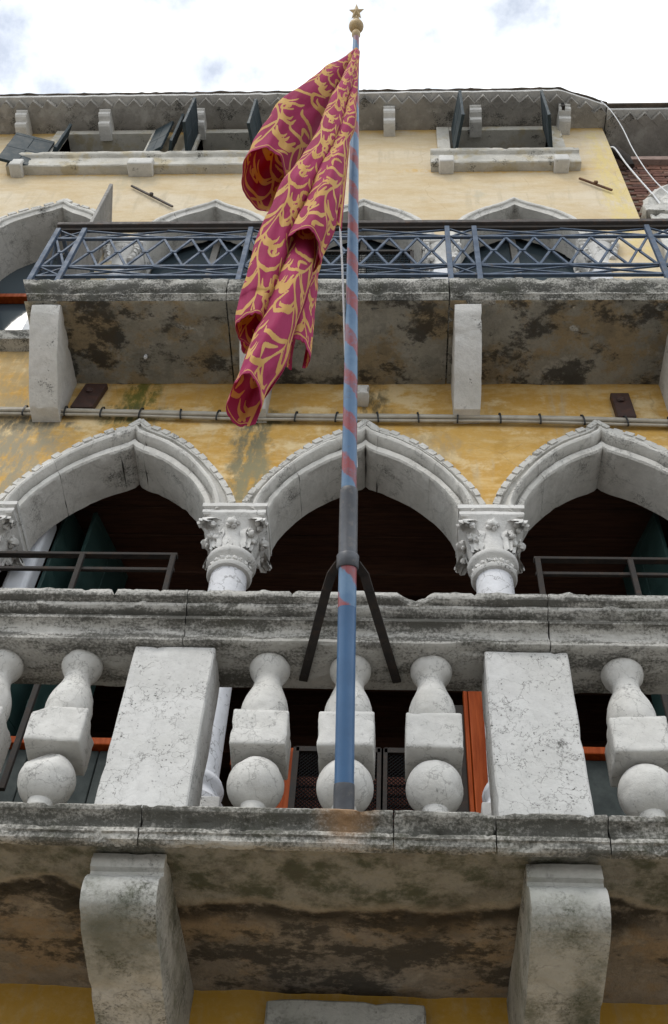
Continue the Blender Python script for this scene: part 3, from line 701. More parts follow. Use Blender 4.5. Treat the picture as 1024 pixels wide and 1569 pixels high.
# --- upper balcony
UB = obj('balcony', box(new(), (-2.40, -.60, 8.09), (2.09, -.02, 8.19)), 'lip', PAL); tag(UB, 'upper stone balcony slab on plain brackets')
for a_, b_ in ((-2.41, -1.088), (-1.078, .348), (.358, 1.798), (1.806, 2.085)):      # soffit slabs, open joints between them
    bm = new(); ny = 22; nx = max(4, int((b_ - a_) / .04)); dz_ = random.uniform(-.004, .004)
    def hz(x_, j): return 8.04 + dz_ + .012 * noise.noise(Vector((x_ * 4.6, j * .19, 7))) + .006 * noise.noise(Vector((x_ * 17, j * .7, 4)))
    g = [[bm.verts.new((a_ + (b_ - a_) * i / nx, -.625 + .624 * j / ny, hz(a_ + (b_ - a_) * i / nx, j))) for j in range(ny + 1)] for i in range(nx + 1)]
    for i in range(nx):
        for j in range(ny): bm.faces.new((g[i][j], g[i + 1][j], g[i + 1][j + 1], g[i][j + 1]))
    bmesh.ops.solidify(bm, geom=bm.faces[:], thickness=-.018)
    obj('soffit_slab', bm, 'soffit_up', UB, 60)
LIP = [(-.40, 8.225), (-.675, 8.225), (-.69, 8.22), (-.697, 8.205), (-.695, 8.18), (-.688, 8.155), (-.672, 8.125), (-.655, 8.105), (-.648, 8.09), (-.658, 8.086), (-.658, 8.074), (-.645, 8.066), (-.625, 8.046), (-.40, 8.05)]
for i, (a, b) in enumerate(((-2.455, -1.085), (-1.081, .352), (.356, 1.80), (1.804, 2.12))):
    bm = run(new(), LIP, a, b, .018, .016); chip(bm, .005, 5, .016, i * 5.7, 14)
    if i == 0:
        for v in bm.verts: v.co.x += max(0, -2.36 - v.co.x) * (8.225 - v.co.z) * 4
    obj('slab_edge_stone', bm, 'lip', UB, 35)
obj('slab_floor', box(new(), (-2.44, -.66, 8.192), (2.09, -.01, 8.215)), 'lip', UB)
def ubracket(x0, x1):
    pr = [(.02, 8.04), (-.585, 8.04), (-.605, 8.03), (-.612, 8.01), (-.60, 7.985), (-.585, 7.955), (-.52, 7.88), (-.42, 7.79), (-.30, 7.70), (-.20, 7.635), (-.15, 7.60), (-.105, 7.568), (.02, 7.565)]
    bm = run(new(), pr, x0, x1, .02, .02); chip(bm, .004, 6, .01, x0)
    obj('bracket', bm, 'corbel', UB, 30)
for x0, wd in ((-2.352, .185), (-.985, .17), (.385, .17), (1.765, .19)): ubracket(x0, x0 + wd)
bm = new(); box(bm, (-.25, -.11, 7.76), (-.16, .01, 7.86), .01); bmesh.ops.subdivide_edges(bm, edges=bm.edges[:], cuts=3, use_grid_fill=True); obj('stone_stub', chip(bm, .012, 14, .03), 'corbel', PAL, 40)

bm = new(); lathe(bm, [(.008, 8.01), (.012, 8.015), (.012, 8.04)], (-1.66, -.22, 0), 16); obj('soffit_fitting', bm, 'whitepaint', UB, 40)

# --- columns and windows behind the iron railing
for cx_, hw in ((-2.262, .15), (-.9375, .13), (.3875, .13), (1.66, .14)):
    bm = new(); lathe(bm, [(.105, 8.30), (.105, 8.6), (.095, 9.86)], (cx_, .09, 0), 24); sh = obj('column', bm, 'shaft', PAL, 40)
    bm = new(); lathe(bm, [(.095, 9.84), (.115, 9.85), (.115, 9.875), (.10, 9.885), (.105, 9.93), (.118, 10.0), (.145, 10.09), (.165, 10.15), (.15, 10.165)], (cx_, .09, 0), 24)
    for i in range(4):
        a = PI / 4 + i * PI / 2
        for k in range(5): lump(bm, (cx_ + (.185 - .013 * k) * math.cos(a), .09 + (.185 - .013 * k) * math.sin(a), 10.13 - .04 * k), (.032, .032, .03), k + i)
    obj('capital', bm, 'capital', sh, 50)
    obj('abacus', box(new(), (cx_ - hw - .02, -.075, 10.165), (cx_ + hw + .02, .245, 10.285), .014), 'capital', sh)
for c0 in UPC:
    fr = obj('window_frame', box(new(), (c0 - .60, .29, 8.3), (c0 - .52, .35, 11.0), .005), 'shutter_grey', PAL)
    obj('jamb', box(new(), (c0 + .52, .29, 8.3), (c0 + .60, .35, 11.0), .005), 'shutter_grey', fr)
    obj('mullion', box(new(), (c0 - .03, .29, 8.3), (c0 + .03, .35, 11.0), .005), 'shutter_grey', fr)
    for sgn in (-1, 1): obj('pane', box(new(), (c0 + min(sgn * .035, sgn * .515), .315, 8.3), (c0 + max(sgn * .035, sgn * .515), .322, 11.0)), 'glass', fr)
# wire screen in the middle window
bm = new(); a, b, z0, z1 = UPC[1] - .50, UPC[1] + .42, 9.2, 10.15
for i in range(30): beam(bm, (a + (b - a) * i / 29, .02, z0), (a + (b - a) * i / 29, .02, z1), .005, .005)
for i in range(30): beam(bm, (a, .026, z0 + (z1 - z0) * i / 29), (b, .026, z0 + (z1 - z0) * i / 29), .005, .005)
scr = tag(obj('wire_screen', bm, 'mesh', PAL), kind='stuff')
bm = new(); beam(bm, (a, .02, z1), (b, .02, z1), .03, .03); beam(bm, (b, .02, z0), (b, .02, z1), .03, .03); beam(bm, (a, .02, z0), (a, .02, z1), .03, .03); obj('screen_frame', bm, 'iron_black', scr)

# --- the arched window left of the upper balcony
fr = obj('window_frame', box(new(), (WINC - .50, .33, 9.98), (WINC + .50, .40, 10.04), .006), 'orange', PAL)
obj('window_glass', box(new(), (WINC - .5, .40, 8.70), (WINC + .5, .407, 9.98)), 'glass', fr)
obj('tympanum_glass', box(new(), (WINC - .5, .40, 10.04), (WINC + .5, .407, 10.98)), 'glass', fr)
obj('sash', box(new(), (-2.93, .24, 8.70), (-2.86, .29, 9.72), .006), 'whitepaint', fr)
obj('sash', box(new(), (-2.97, .235, 9.70), (-2.82, .295, 9.80), .006), 'whitepaint', fr)
for i in range(3): obj('slat', box(new(), (-2.83 + i * .07, .25, 8.70), (-2.77 + i * .07, .28, 9.70), .004), 'orange' if i % 2 else 'corbel', fr)
bm = run(new(), [(.25, 8.60), (-.10, 8.60), (-.115, 8.59), (-.115, 8.53), (-.10, 8.49), (0.0, 8.48), (.25, 8.48)], WINC - .66, -2.60, .03, .02); obj('sill', chip(bm, .005, 6, .014), 'lip', fr, 35)
shutter((WINC + .53, -.03), (WINC + .60, -.42), 8.68, 10.56, 'shutter_grey'); shutter((WINC - .53, -.03), (WINC - .40, -.46), 8.68, 10.3, 'shutter')

# --- attic windows
def attic(x0, x1, z0=12.10, z1=12.86):
    bm = new()
    box(bm, (x0 - .125, -.045, z0), (x0, .20, z1 + .10), .006); fr = obj('window_frame', bm, 'sill', PAL)
    obj('jamb', box(new(), (x1, -.045, z0), (x1 + .125, .20, z1 + .10), .006), 'sill', fr)
    obj('lintel', box(new(), (x0 + .002, -.042, z1), (x1 - .002, .20, z1 + .10), .006), 'sill', fr)
    return fr
def asill(fr, x0, x1, brk, z=12.12):
    bm = run(new(), [(.05, z), (-.115, z), (-.13, z - .01), (-.135, z - .05), (-.125, z - .075), (-.11, z - .085), (-.10, z - .095), (-.095, z - .26), (-.085, z - .27), (.05, z - .27)], x0, x1, .025, .02)
    sl_ = obj('sill', chip(bm, .004, 6, .012, x0), 'sill', fr, 35)
    for a, b in brk: obj('sill_bracket', chip(box(new(), (a, -.135, z - .33), (b, .01, z - .19), .015, 0, 3), .004, 9), 'corbel', fr, 40)
fr = attic(.54, 1.53); asill(fr, .335, 1.735, ((.41, .55), (1.48, 1.62)))
obj('pane', box(new(), (.55, .17, 12.13), (1.52, .176, 12.85)), 'glass', fr)
shutter((.575, -.05), (.635, -.44), 12.14, 12.86, 'shutter'); shutter((1.495, -.05), (1.435, -.43), 12.14, 12.86, 'shutter')
fr = attic(-3.38, -2.49); asill(fr, -3.73, -.95, ((-3.68, -3.56), (-2.54, -2.30)))
obj('pane', box(new(), (-3.37, .17, 12.13), (-2.5, .176, 12.85)), 'glass', fr)
shutter((-3.43, -.06), (-3.80, -.16), 11.86, 12.56, 'shutter'); shutter((-3.36, -.05), (-3.30, -.17), 12.14, 12.80, 'shutter')
shutter((-2.45, -.06), (-2.26, -.15), 12.14, 12.88, 'shutter'); shutter((-2.20, -.06), (-2.16, -.22), 12.14, 12.92, 'shutter')
fr = attic(-1.985, -1.10)
obj('pane', box(new(), (-1.975, .17, 12.13), (-1.11, .176, 12.85)), 'glass', fr)
shutter((-2.02, -.05), (-2.015, -.40), 12.14, 12.86, 'shutter'); shutter((-1.36, -.05), (-1.40, -.38), 12.14, 12.86, 'shutter')

# --- eaves: soffit course, dog-tooth bricks, top course, tile edge; corbels below
EV = [(-6.0, -.265), (1.66, -.265), (2.125, -.115)]
def eave_y(x_): return float(np.interp(x_, [p[0] for p in EV], [p[1] for p in EV]))
def strip(name, xa, xb, z0, z1, extra, mat, parent, step=.05, rough=.006, wob=0.0, y0=.3):
    n = int((xb - xa) / step); bm = new(); rows = []
    for i in range(n + 1):
        x_ = xa + (xb - xa) * i / n; yf = eave_y(x_) - extra + wob * noise.noise(Vector((x_ * 7, z0, 0)))
        rows.append([bm.verts.new(p) for p in [(x_, y0, z0)] + [(x_, y0 + (yf - y0) * k / 6, z0) for k in range(1, 7)] + [(x_, yf, (z0 + z1) / 2), (x_, yf, z1), (x_, y0, z1)]])
    m = len(rows[0])
    for a, b in zip(rows, rows[1:]):
        for k in range(m): bm.faces.new((a[k], a[(k + 1) % m], b[(k + 1) % m], b[k]))
    bm.faces.new(rows[0][::-1]); bm.faces.new(rows[-1])
    return obj(name, chip(bm, rough, 8, .012), mat, parent)
ROOF = strip('eave', -6.0, 2.12, 13.00, 13.058, 0.0, 'eave', PAL)
strip('eave_top_course', -6.0, 2.125, 13.060, 13.105, .092, 'eave_light', ROOF)
strip('tile_edge', -6.0, 2.14, 13.108, 13.13, .105, 'tile', ROOF, .03, .003, .012)
tb = box(new(), (-.052, -.052, 0), (.052, .052, .062), .004, 0, 1); tme = bpy.data.meshes.new('eave_tooth'); tb.to_mesh(tme); tb.free(); tme.materials.append(M['eave'])
x_ = -4.6
while x_ < 2.08:
    o = bpy.data.objects.new('eave_tooth', tme); COL.objects.link(o); o.parent = ROOF
    o.location = (x_, eave_y(x_) - .002 + random.uniform(-.006, .006), 12.997 + random.uniform(-.003, .001)); o.rotation_euler = (0, 0, PI / 4 + random.uniform(-.08, .08)); x_ += .148
bm = new(); vv = []
for p in ((-6.1, -.36, 13.13), (2.15, -.21, 13.13), (2.15, 2.2, 13.95), (-6.1, 2.2, 13.95)): vv.append(bm.verts.new(p))
bm.faces.new(vv); lowv = [bm.verts.new(v.co - Vector((0, 0, .02))) for v in vv[:2]]; bm.faces.new((vv[0], vv[1], lowv[1], lowv[0])); obj('roof', bm, 'tile', PAL)
CP = [(.02, 12.998), (-.285, 12.998), (-.30, 12.99), (-.303, 12.975), (-.29, 12.962), (-.275, 12.958), (-.278, 12.945), (-.285, 12.92), (-.275, 12.89), (-.25, 12.872), (-.215, 12.866), (-.195, 12.862), (-.19, 12.85), (-.195, 12.83), (-.185, 12.80), (-.155, 12.782), (-.12, 12.778), (-.06, 12.775), (.02, 12.775)]
bm = run(new(), [(y_ * .84, 12.998 + (z_ - 12.998) * .82) for y_, z_ in CP], -.059, .059, .02, .015); chip(bm, .002, 9, .006); bmesh.ops.recalc_face_normals(bm, faces=bm.faces)
cme = bpy.data.meshes.new('corbel'); bm.to_mesh(cme); bm.free(); cme.materials.append(M['corbel'])
for x_ in (-4.72, -3.84, -2.97, -2.0, -1.03, -.06, .81, 1.69):
    o = bpy.data.objects.new('corbel', cme); COL.objects.link(o); o.parent = ROOF; o.location = (x_, -.0, 0); o.rotation_euler = (0, 0, random.uniform(-.03, .03))
bm = box(new(), (1.66, -.26, 12.90), (1.69, -.20, 12.999)); obj('eave_clamp', bm, 'iron_black', ROOF)

# ================================================================== neighbour on the right
NB_ = thing('neighbour_house', 'recessed dark brick house with a white stone arch right of the ochre wall', 'building')
NB_.location = (3.2, .16, 0)
def nadd(name, bm, mat, parent=None, sm=None):
    o = obj(name, bm, mat, None, sm); under(o, parent or NB_); return o
wl = nadd('wall', box(new(), (2.105, .18, 0), (5.2, .6, 12.50)), 'brickwall'); nadd('attic_wall', box(new(), (2.105, 1.6, 12.50), (5.2, 1.7, 12.99)), 'room'); nadd('attic_floor', box(new(), (2.105, .605, 12.40), (5.2, 1.6, 12.50)), 'room')
bw, bh = .235, .062; bmes = []
for i in range(4):
    t = box(new(), (-bw / 2 + .006, -.012, -bh / 2 + .005), (bw / 2 - .006, .02, bh / 2 - .005), .004, 0, 1); me = bpy.data.meshes.new('brick'); t.to_mesh(me); t.free(); me.materials.append(BR[i]); bmes.append(me)
cnt = 0
for r in range(26):
    zc = 10.85 + r * bh
    for k in range(4):
        xc = 2.24 + k * bw + (bw / 2 if r % 2 else 0)
        if xc > 2.95: continue
        o = bpy.data.objects.new('brick', random.choice(bmes)); COL.objects.link(o); o.location = (xc, .178 + random.uniform(-.004, .004), zc); o.parent = NB_; o.matrix_parent_inverse = Matrix.Translation((-3.2, -.16, 0)); cnt += 1
nadd('lintel_band', chip(run(new(), [(.3, 12.52), (.12, 12.52), (.11, 12.50), (.11, 12.42), (.3, 12.42)], 2.12, 5.0, .05, .03), .004, 6), 'plate')
bpy.data.objects['lintel_band'].data.materials[0] = plain('pinkish_stone_band', (.32, .235, .205), (.26, .19, .165), 9, .9, .1, .5, dirt=(.10, .08, .07))
e_ = nadd('eave', box(new(), (2.13, -.10, 12.93), (5.2, 1.7, 12.985), .005), 'eave')
nadd('eave_top_course', box(new(), (2.13, -.19, 12.988), (5.2, .3, 13.03), .006), 'eave_light', e_)
nadd('tile_edge', box(new(), (2.13, -.23, 13.033), (5.2, .3, 13.07), .008), 'tile', e_)
x_ = 2.2
while x_ < 3.6:
    o = bpy.data.objects.new('eave_tooth', tme); COL.objects.link(o); o.location = (x_, -.102, 12.925); o.rotation_euler = (0, 0, PI / 4); under(o, e_); x_ += .148
# its arch, only the left shoulder of which shows
def narch():
    c, zc = 2.95, 11.10
    for a0, a1 in ((92, 122), (123, 153), (154, 180)):
        bm = new(); rows = []
        for a in np.linspace(math.radians(a0), math.radians(a1), 12):
            row = [bm.verts.new((c + r * math.cos(a), y_, zc + r * 1.02 * math.sin(a))) for r, y_ in ((.74, .17), (.74, .09), (.70, .07), (.67, .09), (.62, .10), (.58, .07), (.52, .06), (.48, .09), (.47, .3), (.6, .3))]
            rows.append(row)
        m = len(rows[0])
        for r0, r1 in zip(rows, rows[1:]):
            for k in range(m): bm.faces.new((r0[k], r0[(k + 1) % m], r1[(k + 1) % m], r1[k]))
        bm.faces.new(rows[0][::-1]); bm.faces.new(rows[-1]); nadd('arch_stone', chip(bm, .012, 12, .03, a0), 'arch', None, 40)
    bm = new(); box(bm, (2.20, .02, 10.98), (2.52, .3, 11.10), .012, 3); chip(bm, .012, 14, .04); nadd('impost', bm, 'arch', None, 40)
    bm = new(); box(bm, (2.22, .05, 9.2), (2.46, .3, 10.98), .02, 4); chip(bm, .010, 10, .03); nadd('pilaster', bm, 'arch', None, 40)
narch()
nadd('window_pane', box(new(), (2.47, .165, 9.2), (3.4, .176, 11.4)), 'glass')

# ================================================================== iron railing on the upper balcony
RL = thing('iron_railing', 'slate blue iron lattice railing along the upper balcony', 'railing', (0, -.64, 8.28))
def radd(name, bm, mat='iron_blue'): o = obj(name, bm, mat); under(o, RL); return o
ry = -.635; Z0, Z1, Z2, Z3 = 8.40, 8.525, 8.975, 9.115
radd('top_rail', box(new(), (-2.46, ry - .035, 9.155), (2.12, ry + .035, 9.20), .004), 'iron_grey'); radd('rail', box(new(), (-2.45, ry - .012, 9.112), (2.11, ry + .012, 9.148)), 'iron_black')
for z in (Z0 - .02, Z1, Z2): radd('rail', box(new(), (-2.45, ry - .011, z - .011), (2.11, ry + .011, z + .011), .002))
posts = []
for k in range(-2, 2):
    pa = .372 + k * 1.405; posts += [pa, pa + .192]
posts = [p for p in posts if p > -2.47 and p < 2.1]
for p in posts: radd('post', box(new(), (p - .0175, ry - .026, 8.22), (p + .0175, ry + .004, 9.118), .003))
def bar(a, b, w_=.016, dy=0.0): radd('lattice_bar', beam(new(), (a[0], ry + dy, a[1]), (b[0], ry + dy, b[1]), .012, w_, (0, 0, 1)))
def cells(xa, xb, n, cross):
    dx = (xb - xa) / n; zm = (Z1 + Z2) / 2
    for i in range(n):
        a, b = xa + i * dx, xa + (i + 1) * dx; m_ = (a + b) / 2; g_ = dx * .05
        bar((a, Z2 - .01), (m_ - g_, zm + .008)); bar((b, Z2 - .01), (m_ + g_, zm + .008), dy=.002); bar((m_ - g_, zm - .008), (a, Z1 + .01)); bar((m_ + g_, zm - .008), (b, Z1 + .01), dy=.002)
        bar((m_ - g_ * 2.2, zm), (m_ + g_ * 2.2, zm), .020, -.004)
    for i in range(cross):
        a, b = xa + (xb - xa) * i / cross, xa + (xb - xa) * (i + 1) / cross
        for (lo, hi) in ((Z2 + .012, Z3 - .01), (Z0 - .01, Z1 - .012)):
            bar((a, lo), (b, hi), .011, .003); bar((a, hi), (b, lo), .011, -.003)
ps = sorted(posts)
for a, b in zip(ps, ps[1:]):
    if b - a > .5: cells(a + .018, b - .018, 6, 2)
    else:
        cells(a + .018, b - .018, 1, 1); zm = (Z1 + Z2) / 2
# return to the wall at the left end
for z in (8.40, 8.525, 8.975, 9.17): radd('rail', box(new(), (-2.445, ry + .03, z - .011), (-2.42, -.01, z + .011)))
for i in range(3):
    y0_ = ry + .03 + i * .195; radd('lattice_bar', beam(new(), (-2.432, y0_, Z1), (-2.432, y0_ + .19, Z2), .012, .016)); radd('lattice_bar', beam(new(), (-2.436, y0_ + .19, Z1), (-2.436, y0_, Z2), .012, .016))

# ================================================================== guard rails inside the lower arches
def guard(x0, x1, uprights, label):
    g_ = thing('guard_rail', label, 'railing', ((x0 + x1) / 2, -.02, 4.7), 'guard rails in the arcade')
    def a(n_, bm): o = obj(n_, bm, 'iron_black'); under(o, g_)
    y_ = -.02
    a('top_rail', box(new(), (x0, y_ - .018, 6.198), (x1, y_ + .018, 6.218), .003)); a('rail', box(new(), (x0, y_ - .010, 6.080), (x1, y_ + .010, 6.102), .003))
    for u in uprights: a('upright', box(new(), (u - .014, y_ - .03, 4.6), (u + .014, y_ - .006, 6.196), .003))
guard(-2.25, -1.178, (-2.2, -1.70, -1.196), 'dark iron guard rail under the left arch, white column behind its end')
guard(.765, 1.93, (.783, 1.275, 1.8), 'dark iron guard rail under the right arch, ending beside the right column')

# ================================================================== flagpole
B0, T0 = Vector((-.150, -.972, 3.842)), Vector((-.193, -2.497, 7.271)); AX = (T0 - B0).normalized()
FP = thing('flagpole', 'leaning blue and red striped flagpole with gilt star, strapped to the balcony', 'flagpole', B0)
quat = AX.to_track_quat('Z', 'Y')
def on_pole(name, bm, mat, sm=40):
    o = obj(name, bm, mat, FP, sm); o.rotation_euler = quat.to_euler(); return o
LEN = (T0 - B0).length
on_pole('lower_pole', lathe(new(), [(.0325, .07), (.0325, .855)], n=32), 'blue')
on_pole('base_socket', lathe(new(), [(.0345, -.03), (.0350, .05), (.0345, .07), (.0335, .075)], n=32), 'steel')
on_pole('sleeve', lathe(new(), [(.0365, .862), (.0365, .90), (.0345, .905), (.034, 1.165), (.0335, 1.18), (.0295, 1.185)], n=32), 'steel')
on_pole('stripe_band', lathe(new(), [(.0328, .70), (.0328, .856)], n=32), 'stripe')
on_pole('upper_pole', lathe(new(), [(.029, 1.18)] + [(.029 - .014 * (i / 20) ** 1.25, 1.19 + (LEN - 1.25) * i / 20) for i in range(21)], n=32), 'stripe')
fin_ = on_pole('finial', lathe(new(), [(.015, LEN - .09), (.021, LEN - .075), (.021, LEN - .06), (.014, LEN - .045)] + [(.036 * math.cos(a), LEN - .012 + .036 * math.sin(a)) for a in np.radians(np.arange(-66, 73, 12))] + [(.012, LEN + .035), (.015, LEN + .042), (.010, LEN + .05)], n=28), 'gold')
bm = new(); pts = []
for i in range(10):
    a = PI / 2 + i * PI / 5; r = .040 if i % 2 == 0 else .018; pts.append((r * math.cos(a), 1.5 * r * math.sin(a)))
fr_, bk_ = bm.verts.new((0, -.014, LEN + .092)), bm.verts.new((0, .014, LEN + .092)); rim = [bm.verts.new((p[0], 0, LEN + .092 + p[1])) for p in pts]
for i in range(10): bm.faces.new((rim[i], rim[(i + 1) % 10], fr_)); bm.faces.new((rim[(i + 1) % 10], rim[i], bk_))
on_pole('star', bm, 'gold', None)
CL = B0 + AX * .885
on_pole('collar', lathe(new(), [(.0375, .855), (.041, .86), (.041, .905), (.0375, .91)], n=32), 'steel')
for sgn in (-1, 1):
    bm = new(); c = CL
    pts = [c + Vector((sgn * .030, .005, -.005)), c + Vector((sgn * .060, .055, -.010)), Vector((-.16 + sgn * .078, -1.235, 4.60)), Vector((-.343 if sgn < 0 else .022, -.76, 4.602))]
    for p, q_ in zip(pts, pts[1:]): beam(bm, p, q_ + (q_ - p).normalized() * .004, .034, .009)
    o = obj('strap', bm, 'iron_black'); under(o, FP)
    for t in (.55, .75, .92):
        p = pts[2].lerp(pts[3], t); bm = new(); lump(bm, (p.x, p.y, p.z - .005), (.006, .006, .004)); b_ = obj('rivet', bm, 'iron_black'); under(b_, o)

# ================================================================== halyard
bm = new(); hp = [(-.186, -2.40, 7.06), (-.222, -2.25, 6.72), (-.250, -2.12, 6.44), (-.232, -2.01, 6.06), (-.217, -1.91, 5.87), (-.200, -1.75, 5.60), (-.185, -1.61, 5.335), (-.150, -1.56, 5.22), (-.138, -1.47, 5.04)]
tube(bm, hp, .0045, 8)
HY = tag(obj('halyard', bm, 'rope', None, 60), 'thin white rope running down beside the striped flagpole', 'rope')
bm = new(); tube(bm, [(-.21, -2.20, 6.50), (-.240, -2.10, 6.25), (-.236, -2.03, 6.05)], [.010, .013, .008], 8); obj('hoist_tape', bm, 'rope', HY, 60)

# ================================================================== flag
def motif(n=512):
    """acanthus scroll tile drawn as strokes of changing width"""
    img = np.zeros((n, n), np.float32); Y, X = np.mgrid[0:n, 0:n] / n
    def dab(x, y, r):
        for ox in (-1, 0, 1):
            for oy in (-1, 0, 1):
                cx_, cy_ = x + ox, y + oy
                if -r < cx_ < 1 + r and -r < cy_ < 1 + r:
                    x0, x1 = max(0, int((cx_ - r) * n) - 1), min(n, int((cx_ + r) * n) + 2); y0, y1 = max(0, int((cy_ - r) * n) - 1), min(n, int((cy_ + r) * n) + 2)
                    sub = (X[y0:y1, x0:x1] - cx_) ** 2 + (Y[y0:y1, x0:x1] - cy_) ** 2 < r * r
                    img[y0:y1, x0:x1] = np.maximum(img[y0:y1, x0:x1], sub)
    def stroke(pts, w0, w1, w2):
        pts = np.array(pts); t = np.linspace(0, len(pts) - 1, 120)
        # Catmull-like smoothing
        xs_ = np.interp(t, range(len(pts)), pts[:, 0]); ys_ = np.interp(t, range(len(pts)), pts[:, 1])
        k = np.ones(15) / 15; xs_ = np.convolve(np.pad(xs_, 7, 'edge'), k, 'valid'); ys_ = np.convolve(np.pad(ys_, 7, 'edge'), k, 'valid')
        for i, (a, b) in enumerate(zip(xs_, ys_)):
            u = i / 119; w_ = w0 * (1 - u) ** 2 + 2 * w1 * u * (1 - u) + w2 * u * u; dab(a, b, max(w_, .005))
    def spiral(cx_, cy_, r0, turns, a0, sgn, w):
        pts = [(cx_ + r0 * (1 - .78 * t) * math.cos(a0 + sgn * turns * 2 * PI * t), cy_ + r0 * (1 - .78 * t) * math.sin(a0 + sgn * turns * 2 * PI * t)) for t in np.linspace(0, 1, 40)]
        stroke(pts, w * .5, w * 1.2, w * 1.3); dab(*pts[-1], w * 1.5)
    for q_ in range(16):
        i_ = q_ % 8; sh_ = .5 * (q_ // 8)
        def stem(y): return .25 + sh_ + (.10 if sh_ else -.10) * math.sin(2 * PI * y + sh_ * 2)
        if i_ == 0: stroke([(stem(v), v) for v in np.linspace(-.02, 1.02, 30)], .010, .016, .010)
        y0 = i_ / 8 + sh_ * .11; sg = 1 if i_ % 2 else -1; x0 = stem(y0); ln = .23 + .07 * math.sin(i_ * 2.4 + sh_ * 3)
        def lf(ox, oy, l_, w_, hook):
            stroke([(x0 + ox, y0 + oy), (x0 + ox + sg * l_ * .25, y0 + oy + .085), (x0 + ox + sg * l_ * .62, y0 + oy + .12), (x0 + ox + sg * l_ * .95, y0 + oy + .085), (x0 + ox + sg * l_ * 1.05, y0 + oy + .085 - hook)], w_ * .5, w_ * 1.9, w_ * .12)
        lf(0, 0, ln * 1.1, .0215, .08)
        if i_ % 3: lf(sg * .03, -.045, ln * .75, .0155, .05)
        if i_ % 4 == 1:
            cx_, cy_ = x0 + sg * .20, y0 + .16
            stroke([(cx_ + .085 * (1 - .75 * t) * math.cos(sg * t * 7.5), cy_ + .06 * (1 - .75 * t) * math.sin(sg * t * 7.5)) for t in np.linspace(0, 1, 30)], .008, .022, .020)
        if i_ % 4 == 3:
            stroke([(x0 - sg * .06, y0 + .02), (x0 - sg * .20, y0 + .10), (x0 - sg * .18, y0 + .20)], .006, .034, .004)
    k = np.ones(5) / 5
    for ax_ in (0, 1): img = np.apply_along_axis(lambda r: np.convolve(np.pad(r, 2, 'wrap'), k, 'valid'), ax_, img)
    return img
MOT = motif()
def gold_at(u, v):
    n = MOT.shape[0]; i = (np.floor(v * n).astype(int)) % n; j = (np.floor(u * n).astype(int)) % n
    return MOT[i, j]
FLAGV, FLAGF, FLAGC = [], [], []
def catmull(P_, t):
    n = len(P_) - 1; i = min(int(t * n), n - 1); f = t * n - i
    p0, p1, p2, p3 = P_[max(i - 1, 0)], P_[i], P_[i + 1], P_[min(i + 2, n)]
    return .5 * (2 * p1 + (p2 - p0) * f + (2 * p0 - 5 * p1 + 4 * p2 - p3) * f * f + (3 * p1 - p0 - 3 * p2 + p3) * f ** 3)
def roll(ctrl, a0, a1, depth, shrink, nt, na, uo, cut=0.0, ripple=.10, seed=0.0, usc=3.8, vsc=2.0, edge=True):
    """a rolled fold of cloth: centre line (x,y,z,r) swept by an open spiral from angle a0 to a1 (degrees; 270 faces the street);
    the hem is cut so that the far side hangs lower"""
    P_ = [np.array(c, float) for c in ctrl]; base = len(FLAGV)
    tt = np.linspace(0, 1, 400); cl = np.array([catmull(P_, t) for t in tt])
    L = np.concatenate([[0], np.cumsum(np.linalg.norm(np.diff(cl[:, :3], axis=0), axis=1))])
    I, J = np.mgrid[0:nt + 1, 0:na + 1]; w_ = J / na; A = np.radians(a0 + (a1 - a0) * w_)
    T = I / nt * (1 - cut * (.5 - .5 * np.cos(A - PI / 2)))
    c = [np.interp(T, tt, cl[:, k]) for k in range(4)]; l = np.interp(T, tt, L)
    rr = c[3] * (1 - shrink * w_) * (1 + ripple * np.sin(3 * A + seed + 2.2 * T) * np.minimum(1, T * 2.5) + .5 * ripple * np.sin(7 * A + 5 * T + seed * 2) * np.minimum(1, T * 2))
    X = c[0] + rr * np.cos(A); Y = c[1] + rr * depth * np.sin(A); Z = c[2]
    end = (1 - I / nt) * L[-1]
    U = uo + w_ * math.radians(abs(a1 - a0)) * .062 * usc; V = l * vsc
    G = gold_at(U, V).copy(); G[end < .075] = 0; G[(end > .045) & (end < .062)] = .9
    if edge:
        G[(w_ < .05) | (w_ > .95)] = 0; G[((w_ > .05) & (w_ < .08)) | ((w_ > .92) & (w_ < .95))] = .9
    pucker = .0022 * np.sin(A * 13 + seed + np.sin(A * 5)) * np.clip(1 - end / .06, 0, 1)
    Y = Y + pucker; amp = np.minimum(1, T * 3) * .012
    for x_, y_, z_, k in zip(X.ravel(), Y.ravel(), Z.ravel(), amp.ravel()):
        n_ = noise.noise_vector((x_ * 9, y_ * 9 + seed, z_ * 4)) + noise.noise_vector((x_ * 28, y_ * 28 + seed, z_ * 9)) * .32; FLAGV.append((x_ + n_[0] * k, y_ + n_[1] * k, z_ + n_[2] * k))
    FLAGC.extend(G.ravel().tolist())
    p = (base + I[:-1, :-1] * (na + 1) + J[:-1, :-1]).ravel(); FLAGF.extend(np.stack([p, p + 1, p + na + 2, p + na + 1], 1).tolist())
SA = [(-0.183, -2.47, 6.932, 0.0103), (-0.208, -2.46, 6.846, 0.0181), (-0.276, -2.45, 6.548, 0.049), (-0.352, -2.43, 6.269, 0.0774), (-0.421, -2.4, 6.082, 0.0912), (-0.469, -2.37, 5.888, 0.0903), (-0.486, -2.36, 5.8, 0.0877)]
